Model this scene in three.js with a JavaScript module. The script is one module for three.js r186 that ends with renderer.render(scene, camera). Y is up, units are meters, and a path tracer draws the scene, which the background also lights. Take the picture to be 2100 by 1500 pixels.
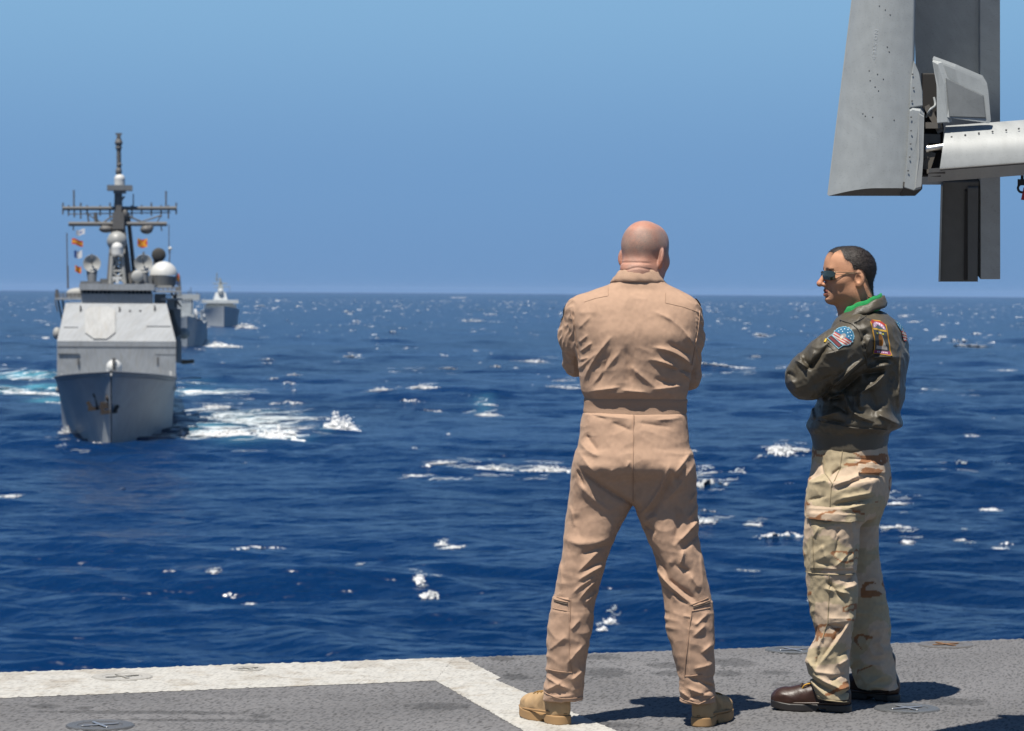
import * as THREE from 'three';
import { mergeGeometries, mergeVertices, toCreasedNormals } from 'three/addons/utils/BufferGeometryUtils.js';
import { createNoise2D, createNoise3D } from 'simplex-noise';

// ---------------------------------------------------------------- camera, sky, sun, exposure
const scene = new THREE.Scene();
const EYE = 1.58;                       // lens above the flight deck (y = 0)
const SEA = -20;                        // mean sea level
const camera = new THREE.PerspectiveCamera(14.25, 2100 / 1500, 0.5, 40000);
camera.position.set(0, EYE, 0);
camera.rotation.set(-0.02550, 0, 0.00667, 'YXZ');
camera.focus = 11.0;
camera.userData.fStop = 9.5;
camera.updateMatrixWorld(true);

const renderer = new THREE.WebGLRenderer();
renderer.toneMapping = THREE.LinearToneMapping;
renderer.toneMappingExposure = 1.6;
renderer.shadowMap.enabled = true;

const SUN_DIR = new THREE.Vector3(-0.21, 1, 0.37).normalize();   // towards the sun
const sun = new THREE.DirectionalLight(new THREE.Color().setRGB(1.0, 0.95, 0.86), 5.0);
sun.position.copy(SUN_DIR).multiplyScalar(60).add(new THREE.Vector3(0, 0, -11));
sun.target.position.set(0, 0, -11);
sun.castShadow = true;
sun.shadow.radius = 1;
sun.shadow.mapSize.set(4096, 4096);
Object.assign(sun.shadow.camera, { left: -8, right: 8, top: 8, bottom: -8, near: 1, far: 140 });
scene.add(sun, sun.target);

{ // clear air: paler low down, deep blue overhead
  const W = 512, H = 512, data = new Float32Array(W * H * 4);
  const stops = [[-90, .15, .27, .50], [0, .158, .300, .540], [2.2, .170, .332, .582], [6, .232, .440, .680], [10, .212, .415, .66], [18, .115, .265, .55], [35, .052, .14, .345], [60, .030, .09, .25], [90, .020, .068, .20]];
  const dir = new THREE.Vector3();
  for (let j = 0; j < H; j++) {
    const el = ((j + 0.5) / H - 0.5) * 180;
    let k = 0; while (k < stops.length - 2 && el > stops[k + 1][0]) k++;
    const a = stops[k], b = stops[k + 1], t = THREE.MathUtils.smoothstep(el, a[0], b[0]) * .5 + .5 * THREE.MathUtils.clamp((el - a[0]) / (b[0] - a[0]), 0, 1);
    for (let i = 0; i < W; i++) {
      const az = ((i + 0.5) / W - 0.5) * 2 * Math.PI, ce = Math.cos(el * Math.PI / 180);
      dir.set(Math.cos(az) * ce, Math.sin(el * Math.PI / 180), Math.sin(az) * ce);
      const c = dir.dot(SUN_DIR), glow = el > 0 ? 0.35 * Math.pow(Math.max(0, c), 12) + 1.1 * Math.pow(Math.max(0, c), 120) : 0;
      const o = (j * W + i) * 4;
      for (let q = 0; q < 3; q++) data[o + q] = (a[q + 1] + (b[q + 1] - a[q + 1]) * t) / 0.48 + glow * [1, .98, .92][q];
      data[o + 3] = 1;
    }
  }
  const sky = new THREE.DataTexture(data, W, H, THREE.RGBAFormat, THREE.FloatType);
  sky.mapping = THREE.EquirectangularReflectionMapping;
  sky.magFilter = THREE.LinearFilter; sky.minFilter = THREE.LinearFilter; sky.needsUpdate = true;
  scene.background = sky; scene.environment = sky;
  scene.environmentIntensity = 0.3; scene.backgroundIntensity = 0.3;
}

// ---------------------------------------------------------------- helpers
const rngOf = (s) => () => { s = (s + 0x6d2b79f5) | 0; let t = Math.imul(s ^ (s >>> 15), 1 | s); t = (t + Math.imul(t ^ (t >>> 7), 61 | t)) ^ t; return ((t ^ (t >>> 14)) >>> 0) / 4294967296; };
const n2 = createNoise2D(rngOf(11)), n3 = createNoise3D(rngOf(12));
const { clamp, lerp, smoothstep } = THREE.MathUtils;
const V = (x, y, z) => new THREE.Vector3(x, y, z);
const rgb = (r, g, b) => new THREE.Color().setRGB(r, g, b);
const fbm2 = (x, y, o = 4) => { let s = 0, a = .5; for (let i = 0; i < o; i++) { s += a * n2(x, y); x *= 2.03; y *= 2.03; a *= .5; } return s; };
const fbm3 = (x, y, z, o = 3) => { let s = 0, a = .5; for (let i = 0; i < o; i++) { s += a * n3(x, y, z); x *= 2.03; y *= 2.03; z *= 2.03; a *= .5; } return s; };
// where the line of sight measured in the survey picture (2100 x 1500) meets a level plane or a given range: used to set out the scene
const sight = (u, v) => V((u - 1050) / 6000, (750 - v) / 6000, -1).applyQuaternion(camera.quaternion);
const onPlane = (u, v, y) => { const d = sight(u, v), t = (y - EYE) / d.y; return V(d.x * t, y, d.z * t); };
const atRange = (u, v, dist) => { const d = sight(u, v), t = dist / -d.z; return V(d.x * t, EYE + d.y * t, d.z * t); };

const used = new Map();
function numbered(name) { const n = used.get(name) || 0; used.set(name, n + 1); return n ? `${name}_${String(n).padStart(3, '0')}` : name; }
function shade(o) { o.traverse((m) => { if (m.isMesh) { m.castShadow = true; m.receiveShadow = true; } }); return o; }
function mesh(name, geo, mat, parent) {
  const m = new THREE.Mesh(geo, mat); m.name = parent ? name : numbered(name); m.castShadow = m.receiveShadow = true;
  (parent || scene).add(m); return m;
}
const meshes = (name, list, mat, parent) => list.map((g) => mesh(name, g, mat, parent));
function thing(name, label, category, pos = V(0, 0, 0), turn = 0, group) {
  const g = new THREE.Group(); g.name = numbered(name); g.position.copy(pos); g.rotation.y = turn;
  g.userData = { label, category }; if (group) g.userData.group = group;
  scene.add(g); return g;
}
function tag(o, label, category, extra = {}) { if (label) o.userData.label = label; if (category) o.userData.category = category; Object.assign(o.userData, extra); return o; }
const prep = (g) => { for (const k of Object.keys(g.attributes)) if (!['position', 'normal', 'uv'].includes(k)) g.deleteAttribute(k); return g.index ? g.toNonIndexed() : g; };
const join = (list) => mergeGeometries(list.map(prep));
const box = (w, h, d, x = 0, y = 0, z = 0, rx = 0, ry = 0, rz = 0) => { const g = new THREE.BoxGeometry(w, h, d); g.rotateX(rx); g.rotateY(ry); g.rotateZ(rz); return g.translate(x, y, z); };
function bar(a, b, r, r2 = r, seg = 8) {
  const d = b.clone().sub(a), g = new THREE.CylinderGeometry(r2, r, d.length(), seg, 1);
  g.applyQuaternion(new THREE.Quaternion().setFromUnitVectors(V(0, 1, 0), d.clone().normalize()));
  return g.translate((a.x + b.x) / 2, (a.y + b.y) / 2, (a.z + b.z) / 2);
}
const ball = (r, x, y, z, sx = 1, sy = 1, sz = 1, ws = 20, hs = 14) => new THREE.SphereGeometry(r, ws, hs).scale(sx, sy, sz).translate(x, y, z);
const std = (c, roughness = .8, more = {}) => new THREE.MeshStandardMaterial({ color: c, roughness, metalness: 0, ...more });
function grid(nx, ny, f, withUv = true) {      // f(i, j) -> [x, y, z, u, v, r, g, b]
  const P = new Float32Array(nx * ny * 3), U = new Float32Array(nx * ny * 2), C = new Float32Array(nx * ny * 3); let colored = false;
  for (let j = 0; j < ny; j++) for (let i = 0; i < nx; i++) {
    const k = j * nx + i, r = f(i, j); P.set([r[0], r[1], r[2]], k * 3); U.set([r[3] ?? 0, r[4] ?? 0], k * 2);
    if (r.length > 5) { colored = true; C.set([r[5], r[6], r[7]], k * 3); }
  }
  const I = new Uint32Array((nx - 1) * (ny - 1) * 6); let q = 0;
  for (let j = 0; j < ny - 1; j++) for (let i = 0; i < nx - 1; i++) { const a = j * nx + i, b = a + 1, c = a + nx, d = c + 1; I.set([a, b, d, a, d, c], q); q += 6; }
  const g = new THREE.BufferGeometry(); g.setAttribute('position', new THREE.BufferAttribute(P, 3)); if (withUv) g.setAttribute('uv', new THREE.BufferAttribute(U, 2));
  if (colored) g.setAttribute('color', new THREE.BufferAttribute(C, 3));
  g.setIndex(new THREE.BufferAttribute(I, 1)); g.computeVertexNormals(); return g;
}
// a grey texture computed from a function of (0..1, 0..1), wrapping
function texture(w, h, f, srgb = false, ch = 1) {
  const d = new Uint8Array(w * h * 4);
  for (let y = 0; y < h; y++) for (let x = 0; x < w; x++) { const r = f(x / w, y / h), o = (y * w + x) * 4; if (ch === 1) d[o] = d[o + 1] = d[o + 2] = clamp(r * 255, 0, 255); else for (let c = 0; c < 3; c++) d[o + c] = clamp(r[c] * 255, 0, 255); d[o + 3] = 255; }
  const t = new THREE.DataTexture(d, w, h); t.wrapS = t.wrapT = THREE.RepeatWrapping; t.magFilter = THREE.LinearFilter; t.minFilter = THREE.LinearMipmapLinearFilter;
  if (srgb) t.colorSpace = THREE.SRGBColorSpace; t.needsUpdate = true; return t;
}
// noise that wraps round at 1
const wrapNoise = (u, v, f, seed = 0) => { const a = u * 2 * Math.PI, b = v * 2 * Math.PI, r = f / (2 * Math.PI); return n3(Math.cos(a) * r + seed, Math.sin(a) * r + Math.cos(b) * r * 1.3, Math.sin(b) * r * 1.3 - seed); };
// ---------------------------------------------------------------- the sea
const waves = [];
{
  const r = rngOf(77);
  for (let i = 0; i < 72; i++) {
    const L = 1.9 * Math.pow(26, i / 71) * (0.9 + 0.2 * r());                    // 1.9 .. 50 m
    const spread = (r() + r() + r() - 1.5) * 0.62;
    const a = -Math.PI / 2 + 0.20 + spread;                                      // running mostly along the line of sight
    const k = 2 * Math.PI / L;
    const amp = 0.0088 * Math.pow(L, 0.74) * (L > 30 ? 30 / L : 1) * (.6 + .8 * r());
    waves.push([Math.cos(a) * k, Math.sin(a) * k, amp, r() * 6.283, L]);
  }
}
function seaAt(x, z, cell = 0) {
  let y = 0;
  const grp = 0.9 + 0.45 * n2(x * .007, z * .009);                               // wave groups
  const wx = x + 2.5 * n2(x * .03, z * .03), wz = z + 2.5 * n2(x * .025 + 50, z * .03);
  for (const [kx, kz, a, p, L] of waves) {
    if (cell > L * .5) continue;
    const s = Math.sin(kx * wx + kz * wz + p);
    y += a * (s + .3 * s * s - .15);
  }
  return SEA + y * grp;
}
const onSea = (u, v) => { let y = SEA, p; for (let i = 0; i < 4; i++) { p = onPlane(u, v, y); y = seaAt(p.x, p.z); } return p; };
// aerated, turquoise water beside and behind the hulls: [x, z, length along x, length along z, strength]
const wash = [];
{
  const put = (u, v, wpx, hpx, k) => { const p = onPlane(u, v, SEA), s = Math.hypot(p.x, p.z) / 6000; const q = onPlane(u, v + hpx, SEA); wash.push([p.x, p.z, wpx * s, Math.abs(q.z - p.z), k]); };
  put(40, 772, 95, 8, 1); put(62, 799, 95, 8, 1); put(420, 803, 75, 8, .6); put(400, 787, 30, 5, .7); put(500, 866, 95, 18, .6); put(420, 880, 50, 16, .6); put(990, 830, 22, 14, .5); put(95, 822, 40, 4, .6); put(525, 905, 80, 10, .6); put(690, 880, 30, 10, .5);
}
{
  const angs = [], HALF = 14.4, N = 780;
  for (let i = 0; i <= N; i++) angs.push((-HALF + 2 * HALF * i / N));
  const side = [15.2, 16.8, 19, 24, 31, 40, 52, 68, 88, 110, 135, 158, 180];
  const all = [...side.map((s) => -s).reverse(), ...angs, ...side].map((d) => d * Math.PI / 180);
  const rows = []; for (let d = 4; d < 140; d += 10) rows.push(d);
  const v0 = 2926 * 21.6 / 142, M = 720; for (let j = 0; j <= M; j++) rows.push(2926 * 21.6 / (v0 + (3.7 - v0) * (j / M)));
  rows.push(22000);
  const g = grid(all.length, rows.length, (i, j) => {
    const a = all[i], d = rows[j], x = Math.sin(a) * d, z = -Math.cos(a) * d;
    const inView = Math.abs(a) < 0.262 && d > 130;
    const cell = inView ? Math.min(5, d * .0006 + (j > 0 ? (rows[j] - rows[j - 1]) * .12 : 1)) : 30;
    const fade = smoothstep(11000 - d, 0, 6000);
    let y = seaAt(x, z, cell); y = SEA + (y - SEA) * fade;
    let w = 0; if (inView && d < 800) for (const [px, pz, lx, lz, k] of wash) { const q = ((x - px) / lx) ** 2 + ((z - pz) / lz) ** 2; if (q < 4) w = Math.max(w, k * Math.exp(-q * 1.3) * clamp(.7 + 1.5 * fbm2(x * .06, z * .09, 4), 0, 1.2)); }
    w = clamp(w, 0, 1);
    const pat = .95 + .35 * fbm2(x * .006, z * .004 + 9, 2);
    return [x, y, z, x, z, lerp(.0013 * pat, .10, w), lerp(.0205 * pat, .36, w), lerp(.078 * pat, .46, w)];
  });
  // ripples too small for the mesh, as a tiling field of slopes (24 m a side)
  const T = 1024, side_m = 24, h = new Float32Array(T * T), r = rngOf(5), comp = [];
  for (let i = 0; i < 60; i++) {
    const L = .35 * Math.pow(12, r()), a = -Math.PI / 2 + .2 + (r() + r() + r() - 1.5) * 1.15, kx = Math.round(Math.cos(a) * side_m / L), kz = Math.round(Math.sin(a) * side_m / L);
    comp.push([kx * 2 * Math.PI / T, kz * 2 * Math.PI / T, .0098 * Math.pow(L, .95) * (.6 + .8 * r()), r() * 6.28]);
  }
  for (const [kx, kz, a, p] of comp) for (let y = 0; y < T; y++) for (let x = 0; x < T; x++) { const s = Math.sin(kx * x + kz * y + p); h[y * T + x] += a * (s + .25 * s * s); }
  const px = side_m / T, d = new Uint8Array(T * T * 4);
  for (let y = 0; y < T; y++) for (let x = 0; x < T; x++) {
    const sx = (h[y * T + (x + 1) % T] - h[y * T + (x + T - 1) % T]) / (2 * px), sz = (h[((y + 1) % T) * T + x] - h[((y + T - 1) % T) * T + x]) / (2 * px);
    const n = V(-sx, -sz, 1).normalize(), o = (y * T + x) * 4; d[o] = (n.x * .5 + .5) * 255; d[o + 1] = (n.y * .5 + .5) * 255; d[o + 2] = (n.z * .5 + .5) * 255; d[o + 3] = 255;
  }
  const nm = new THREE.DataTexture(d, T, T); nm.wrapS = nm.wrapT = THREE.RepeatWrapping; nm.magFilter = THREE.LinearFilter; nm.needsUpdate = true; nm.repeat.set(1 / side_m, 1 / side_m);
  const m = new THREE.MeshPhysicalMaterial({ color: 0xffffff, vertexColors: true, roughness: .22, ior: 1.333, specularIntensity: .56, normalMap: nm, normalScale: new THREE.Vector2(.6, .6) });
  tag(mesh('sea', g, m), 'deep blue open sea with wind waves out to the horizon', null, { kind: 'structure' });
}
// ---------------------------------------------------------------- foam: ragged sheets and heaps of froth that ride on the waves
const foamMat = std(0xffffff, 1, { vertexColors: true });
function foamPatch(out, x0, z0, L, W, H, turn, seed, o = {}) {
  const d = Math.hypot(x0, z0), c = Math.max(d / 2926 * (o.fine ?? .9), L / 90), na = clamp(Math.round(L / c), 6, 110), nb = clamp(Math.round(W / c), 5, o.rows ?? 16);
  const ca = Math.cos(turn), sa = Math.sin(turn), M = [], Y = [], X = [], Z = [];
  const cell = Math.min(5, d * .0012);
  for (let j = 0; j <= nb; j++) for (let i = 0; i <= na; i++) {
    const s = i / na * 2 - 1, t = j / nb * 2 - 1, bend = (o.bend ?? .5) * W * n2(s * 1.1 + seed, 4.2);
    const la = s * L / 2, lb = t * W / 2 + bend * .5, x = x0 + la * ca - lb * sa, z = z0 + la * sa + lb * ca;
    const nz = fbm2(la * (o.fa ?? 1.1) * .9 / Math.max(.4, L / 7) + seed, lb * (o.fb ?? 1.6) / Math.max(.5, W / 2.2) + seed * 1.7, 4);
    const m0 = 1 - .75 * s * s - (o.across ?? .85) * t * t - (o.cut ?? .38); let m = m0 + (o.rough ?? 1.25) * nz; const mh = m0 + .55 * n2(la * .42 + seed, lb * .5 + seed * 2);
    if (i === 0 || j === 0 || i === na || j === nb) m = -1;
    M.push(m); X.push(x); Z.push(z);
    const lump = .62 + .5 * n2(la * (o.lump ?? .5) + seed * 3, lb * .6 + seed) + .22 * n2(la * 1.5, lb * 1.3 + seed), dome = Math.max(0, 1 - s * s) * Math.max(0, 1 - t * t);
    Y.push(seaAt(x, z, cell) + .05 + d * .00004 + H * Math.min(1, 1.6 * dome) * smoothstep(mh, -.1, .6) * Math.max(.08, lump) * (1 - .3 * t));
  }
  const P = [], C = [], id = new Map(), I = [], at = (k) => { if (!id.has(k)) { id.set(k, P.length / 3); P.push(X[k], Y[k], Z[k]); const b = (o.tone ?? .82) * (.93 + .1 * n2(X[k] * 2, Z[k] * 2)); C.push(b * .985, b * .995, b); } return id.get(k); };
  for (let j = 0; j < nb; j++) for (let i = 0; i < na; i++) { const a = j * (na + 1) + i, b = a + 1, q = a + na + 1, e = q + 1; if (M[a] > 0 && M[b] > 0 && M[q] > 0) I.push(at(a), at(q), at(b)); if (M[b] > 0 && M[q] > 0 && M[e] > 0) I.push(at(b), at(q), at(e)); }
  if (!I.length) return;
  const g = new THREE.BufferGeometry(); g.setAttribute('position', new THREE.Float32BufferAttribute(P, 3)); g.setAttribute('color', new THREE.Float32BufferAttribute(C, 3)); g.setIndex(I); g.computeVertexNormals(); out.push(g);
}
// froth: heaps of small lumps and drops thrown up along a crest
const lumpGeo = new THREE.IcosahedronGeometry(1, 0);
function froth(out, x0, z0, L, W, H, turn, n, seed, size = .16, tone = .74) {
  const r = rngOf(seed * 977 + 13 | 0), ca = Math.cos(turn), sa = Math.sin(turn), src = lumpGeo.attributes.position, sn = lumpGeo.attributes.position, m = src.count, P = new Float32Array(n * m * 3), N = new Float32Array(n * m * 3), C = new Float32Array(n * m * 3).fill(1);
  for (let i = 0; i < n; i++) {
    const s = (r() + r() + r() - 1.5) / 1.5, t = (r() + r() - 1), prof = (1 - s * s) * (.45 + .75 * Math.abs(n2(s * 2.6 + seed, seed * .3))), q = r(), up = H * prof * q * q * q * 1.15, la = s * L * .55, lb = t * W * .5 - up * .2 + .3 * W * n2(s * 1.4 + seed, 4.2), x = x0 + la * ca - lb * sa, z = z0 + la * sa + lb * ca;
    const R = size * (.45 + 1.1 * r() * r()) * (q > .85 ? .5 : 1), y = seaAt(x, z, .4) + up + R * .15, ax = R * (1.2 + 1.4 * r()), ay = R * (.55 + .5 * r()), az = R * (.9 + .6 * r()), tn = turn + (r() - .5) * .8, c2 = Math.cos(tn), s2 = Math.sin(tn), b = tone * (.86 + .2 * r());
    for (let k = 0; k < m; k++) { const o = (i * m + k) * 3, vx = src.getX(k) * ax, vy = src.getY(k) * ay, vz = src.getZ(k) * az; P[o] = x + vx * c2 - vz * s2; P[o + 1] = y + vy; P[o + 2] = z + vx * s2 + vz * c2; const nx = sn.getX(k) / ax, ny = sn.getY(k) / ay, nz = sn.getZ(k) / az, l = Math.hypot(nx, ny, nz); N[o] = (nx * c2 - nz * s2) / l; N[o + 1] = ny / l; N[o + 2] = (nx * s2 + nz * c2) / l; C[o] = b * .985; C[o + 1] = b * .995; C[o + 2] = b; }
  }
  const g = new THREE.BufferGeometry(); g.setAttribute('position', new THREE.BufferAttribute(P, 3)); g.setAttribute('color', new THREE.BufferAttribute(C, 3)); g.setAttribute('normal', new THREE.BufferAttribute(N, 3)); g.setIndex([...Array(n * m).keys()]); out.push(g);
}
// thin streaks of foam drawn out over the water
function streaks(out, u0, u1, v0, v1, n, seed, len = 9, wid = .3, tone = .6, slope = .12) {
  const r = rngOf(seed);
  for (let i = 0; i < n; i++) { const u = lerp(u0, u1, r()), v = lerp(v0, v1, r()), p = onSea(u, v), L = len * (.4 + r()), w = wid * (.4 + r()), a = slope + (r() - .5) * .25 - p.x / Math.hypot(p.x, p.z) * .3, K = 22, b = tone * (.8 + .4 * r());
    out.push(grid(K, 3, (k, j) => { const t = k / (K - 1) * 2 - 1, env = Math.sqrt(Math.max(0, 1 - t * t)) * (.35 + .65 * Math.abs(n2(t * 3 + i * 7, seed))), off = .5 * n2(t * 1.6 + i, 9) + (j - 1) * w * env, x = p.x + t * L / 2 * Math.cos(a) - off * Math.sin(a), z = p.z - t * L / 2 * Math.sin(a) - off * Math.cos(a); return [x, seaAt(x, z, .5) + .07 + (j === 1 ? .05 * env : 0), z, 0, 0, b * .86, b * .95, b]; }, false)); }
}
const nearFoam = (out, u, v, w, h, o = {}) => {
  const p = onSea(u, v + h * .3), d = Math.hypot(p.x, p.z), s = d / 6000, turn = (o.turn ?? 0) - p.x / d * .6, seed = u * .37 + v * .11, W = o.depth ?? Math.max(2, h * s * 3.6);
  foamPatch(out, p.x, p.z, w * s * 1.25, W, .12 * h * s, turn, seed, { rough: 1.7, cut: .40, rows: 20, tone: .56, ...o });
  streaks(out, u - w * .55, u + w * .6, v - h * .25, v + h * .45, Math.round(3 + w / 16), seed * 7 | 0, w * s * .7, .15 * (.5 + d / 800), .42, .05);
  if (!o.flat) froth(out, p.x, p.z, w * s, W * .45, (o.high ?? .72) * h * s, turn, Math.round(clamp(w * h * .17, 10, 420) * (o.many ?? 1)), seed + u, (o.size ?? .105) * (.6 + d / 900), o.tone ?? .66);
};
{
  const out = [];
  for (const [u, v, w, h] of [[970, 655, 55, 8], [1995, 707, 70, 9], [1093, 742, 56, 11], [780, 797, 48, 10], [868, 795, 60, 12], [972, 820, 40, 16], [1000, 851, 50, 10], [1157, 794, 66, 10], [1152, 780, 40, 10],
    [1120, 950, 100, 24], [1000, 955, 96, 18], [905, 950, 70, 10], [855, 981, 52, 7], [1600, 912, 58, 22], [1640, 918, 40, 8], [82, 691, 34, 8], [535, 627, 26, 5], [1850, 1095, 66, 13], [1972, 1105, 32, 9], [1862, 1112, 30, 9],
    [1440, 1064, 70, 11], [1458, 988, 60, 7], [1448, 963, 56, 5], [1250, 1273, 26, 13], [1236, 1290, 18, 9], [880, 1198, 36, 14], [860, 1207, 24, 8], [930, 1123, 46, 7], [905, 1105, 26, 5], [720, 733, 34, 5], [1478, 763, 120, 7], [1550, 735, 22, 8], [1606, 754, 34, 5],
    [710, 640, 26, 4], [940, 610, 30, 4], [1020, 660, 24, 6], [1110, 688, 30, 5], [1230, 655, 30, 5], [1820, 1085, 30, 6], [2050, 1125, 24, 6], [2030, 1050, 40, 4], [440, 1173, 28, 6], [565, 1202, 26, 5], [510, 1202, 26, 4], [725, 1165, 26, 6], [20, 1018, 40, 6],
    [775, 832, 30, 5], [800, 760, 24, 4], [850, 762, 30, 5], [920, 760, 40, 5], [700, 745, 26, 4], [600, 770, 30, 5], [560, 780, 20, 4], [1880, 660, 40, 5], [1500, 655, 40, 5], [1900, 800, 40, 5], [1980, 812, 50, 5], [2060, 760, 40, 5], [1930, 690, 30, 4], [1560, 690, 34, 5], [1545, 1070, 40, 6], [1530, 1180, 30, 5],
    [1670, 1250, 30, 5], [1840, 1010, 60, 5], [1990, 900, 40, 5], [1950, 980, 60, 5], [640, 860, 30, 4], [40, 735, 30, 4], [90, 660, 20, 4]]) nearFoam(out, u, v, w, h);
  nearFoam(out, 1000, 832, 50, 20, { turn: .9, depth: 3, high: .1, rough: 1.7, cut: .45, fb: 3, flat: true });
  streaks(out, 965, 1010, 815, 850, 9, 31, 4, .3, .55, .9); streaks(out, 1420, 1520, 958, 1000, 14, 32, 4, .14, .5, .2); streaks(out, 860, 1150, 940, 985, 22, 33, 4, .16, .5); streaks(out, 1430, 1560, 755, 770, 10, 34, 5, .25, .5);
  // scattered whitecaps out to the horizon
  const r = rngOf(404);
  for (let i = 0; i < 3700; i++) {
    const d = 190 + 6200 * Math.pow(r(), .62), a = (r() * 2 - 1) * .25; let x = Math.sin(a) * d, z = -Math.cos(a) * d, y = -99;
    for (let k = 0; k < 5; k++) { const xx = x + (r() - .5) * 14, zz = z + (r() - .5) * 14, yy = seaAt(xx, zz, 2); if (yy > y) { y = yy; x = xx; z = zz; } }
    const q = r(), L = (.7 + 4.2 * q * q * q * q + 1.0 * r()) * (d > 1200 ? 1.5 : 1) * (d > 2500 ? 1.4 : 1);
    foamPatch(out, x, z, L * 1.25, Math.max(.7, L * .42), .10 + .12 * L * r(), (r() - .5) * .9, r() * 90, { fine: 1, rows: 7, tone: .34 + .36 * r(), rough: 1.7, cut: .42 });
  }
  tag(mesh('whitecap_foam', mergeGeometries(out), foamMat), 'white foam of breaking wave crests scattered over the sea', null, { kind: 'stuff' });
}
// ---------------------------------------------------------------- the flight deck
// non-skid coating: short wavy ridges laid on with a roller
function skid(x, z) {
  const w = 2.1 * n2(x * 5, z * 3.2) + 1.2 * n2(x * 13, z * 8 + 7);
  const s = .5 + .5 * Math.sin(2 * Math.PI * (x * .86 + z * .34) / .034 + w * 2.2);
  const keep = smoothstep(n2(x * 17 + 3, z * 11), -.35, .5);
  return .0036 * s * s * keep + .0011 * n2(x * 55, z * 45) - .0012 * smoothstep(fbm2(x * 1.1 + 5, z * 1.4, 2), .1, .4);
}
const edgeA = onPlane(0, 1380, 0), edgeB = onPlane(2100, 1310, 0);
const edgeDir = edgeB.clone().sub(edgeA).normalize();                 // along the deck edge, to the right
const edgeZ = (x) => edgeA.z + (x - edgeA.x) * edgeDir.z / edgeDir.x;
// dark scuffs, tyre and oil marks: [u, v, half width, half height] in the survey picture
const scuffs = [[90, 1449, 34, 6], [173, 1452, 22, 4], [533, 1470, 26, 6], [545, 1480, 60, 4], [1030, 1352, 34, 5], [1058, 1389, 34, 6], [1232, 1348, 42, 7], [1245, 1380, 52, 11], [1370, 1366, 46, 7], [1372, 1382, 38, 6], [1500, 1360, 56, 9], [1490, 1382, 40, 6], [1590, 1380, 34, 5], [1250, 1488, 70, 6], [300, 1462, 260, 4], [420, 1478, 200, 3], [1640, 1405, 60, 4], [900, 1450, 70, 8], [1960, 1440, 70, 8]]
  .map(([u, v, w, h]) => { const p = onPlane(u, v, 0), s = -p.z / 6000, q = onPlane(u, v + h, 0); return [p.x, p.z, w * s, Math.abs(q.z - p.z)]; });
// grit and dirt lodged in the coating: short dark strokes that lean with the ridges
const grime = (x, z) => { const p = n2((x * .86 + z * .34) * 62, (z * .86 - x * .34) * 17 + 4), q = n2(x * 95 + 9, z * 60), k = .06 * n2(x * 1.3, z * 1.7); return p > .52 + k ? .50 : q > .64 ? .42 : 1; };
const scuffAt = (x, z) => { let m = 0; for (const [px, pz, a, b] of scuffs) { const q = ((x - px) / a) ** 2 + ((z - pz) / b) ** 2; if (q < 2.2) m = Math.max(m, clamp((1.15 - q + .9 * fbm2(x * 22, z * 9, 3)) * 1.6, 0, 1)); } return m; };
const X0 = -3.4, X1 = 3.6, NX = 1060, NZ = 215, ZN = -9.6;
const deckXZ = (i, j) => { const x = X0 + (X1 - X0) * i / NX, ze = edgeZ(x); return [x, ZN + (ze - ZN) * j / NZ, ze]; };
const gritBump = texture(512, 512, (u, v) => .5 + .28 * wrapNoise(u, v, 60, 3) + .22 * wrapNoise(u, v, 140, 8));
gritBump.repeat.set(2.2, 2.2);
const gritRough = texture(512, 512, (u, v) => .86 + .1 * wrapNoise(u, v, 30, 21));
{
  // [x, z] patch in view, fine; the rest coarse
  const fine = grid(NX + 1, NZ + 1, (i, j) => {
    const [x, z, ze] = deckXZ(i, j), y = skid(x, z) - (j === NZ ? .006 : 0);
    const s = scuffAt(x, z), sp = grime(x, z);
    const b = (.88 + .24 * fbm2(x * .8, z * .8 + 3, 3) + .13 * n2(x * 34, z * 26)) * sp, t = 1 - .42 * s;
    return [x, y, z, x, z, .180 * b * t, .175 * b * t, .177 * b * t];
  });
  const m = std(0xffffff, .95, { vertexColors: true, bumpMap: gritBump, bumpScale: .0016 });
  const deck = mesh('flight_deck', fine, m); tag(deck, 'grey non-skid flight deck with dark scuffs', null, { kind: 'structure' });
  const plain = std(rgb(.172, .167, .17), .95, { bumpMap: gritBump, bumpScale: .0016 });
  const shape = (x0, x1, z0) => { const s = new THREE.BufferGeometry(); const a = [[x0, z0], [x1, z0], [x1, edgeZ(x1)], [x0, edgeZ(x0)]]; s.setAttribute('position', new THREE.Float32BufferAttribute(a.flatMap(([x, z]) => [x, 0, z]), 3)); s.setAttribute('uv', new THREE.Float32BufferAttribute(a.flat(), 2)); s.setIndex([0, 1, 2, 0, 2, 3]); s.computeVertexNormals(); return s; };
  const rest = [shape(-60, X0, ZN), shape(X1, 60, ZN), (() => { const s = shape(-60, 60, 25), p = s.attributes.position; p.setZ(2, ZN); p.setZ(3, ZN); return s; })()];
  mesh('deck_surround', join(rest), plain, deck);
  // hull of the carrying ship below the deck edge
  const hull = []; const hp = [[-60, 0], [60, 0], [60, -21.5], [-60, -21.5]];
  const hg = new THREE.BufferGeometry(); hg.setAttribute('position', new THREE.Float32BufferAttribute([V(-60, -.03, edgeZ(-60) + .005), V(60, -.03, edgeZ(60) + .005), V(60, -21.5, edgeZ(60) + 5), V(-60, -21.5, edgeZ(-60) + 5)].flatMap((p) => p.toArray()), 3)); hg.setAttribute('uv', new THREE.Float32BufferAttribute(hp.flat(), 2)); hg.setIndex([0, 1, 2, 0, 2, 3]); hg.computeVertexNormals();
  mesh('hull_side', hg, std(rgb(.2, .21, .22), .6), deck);
}
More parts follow.
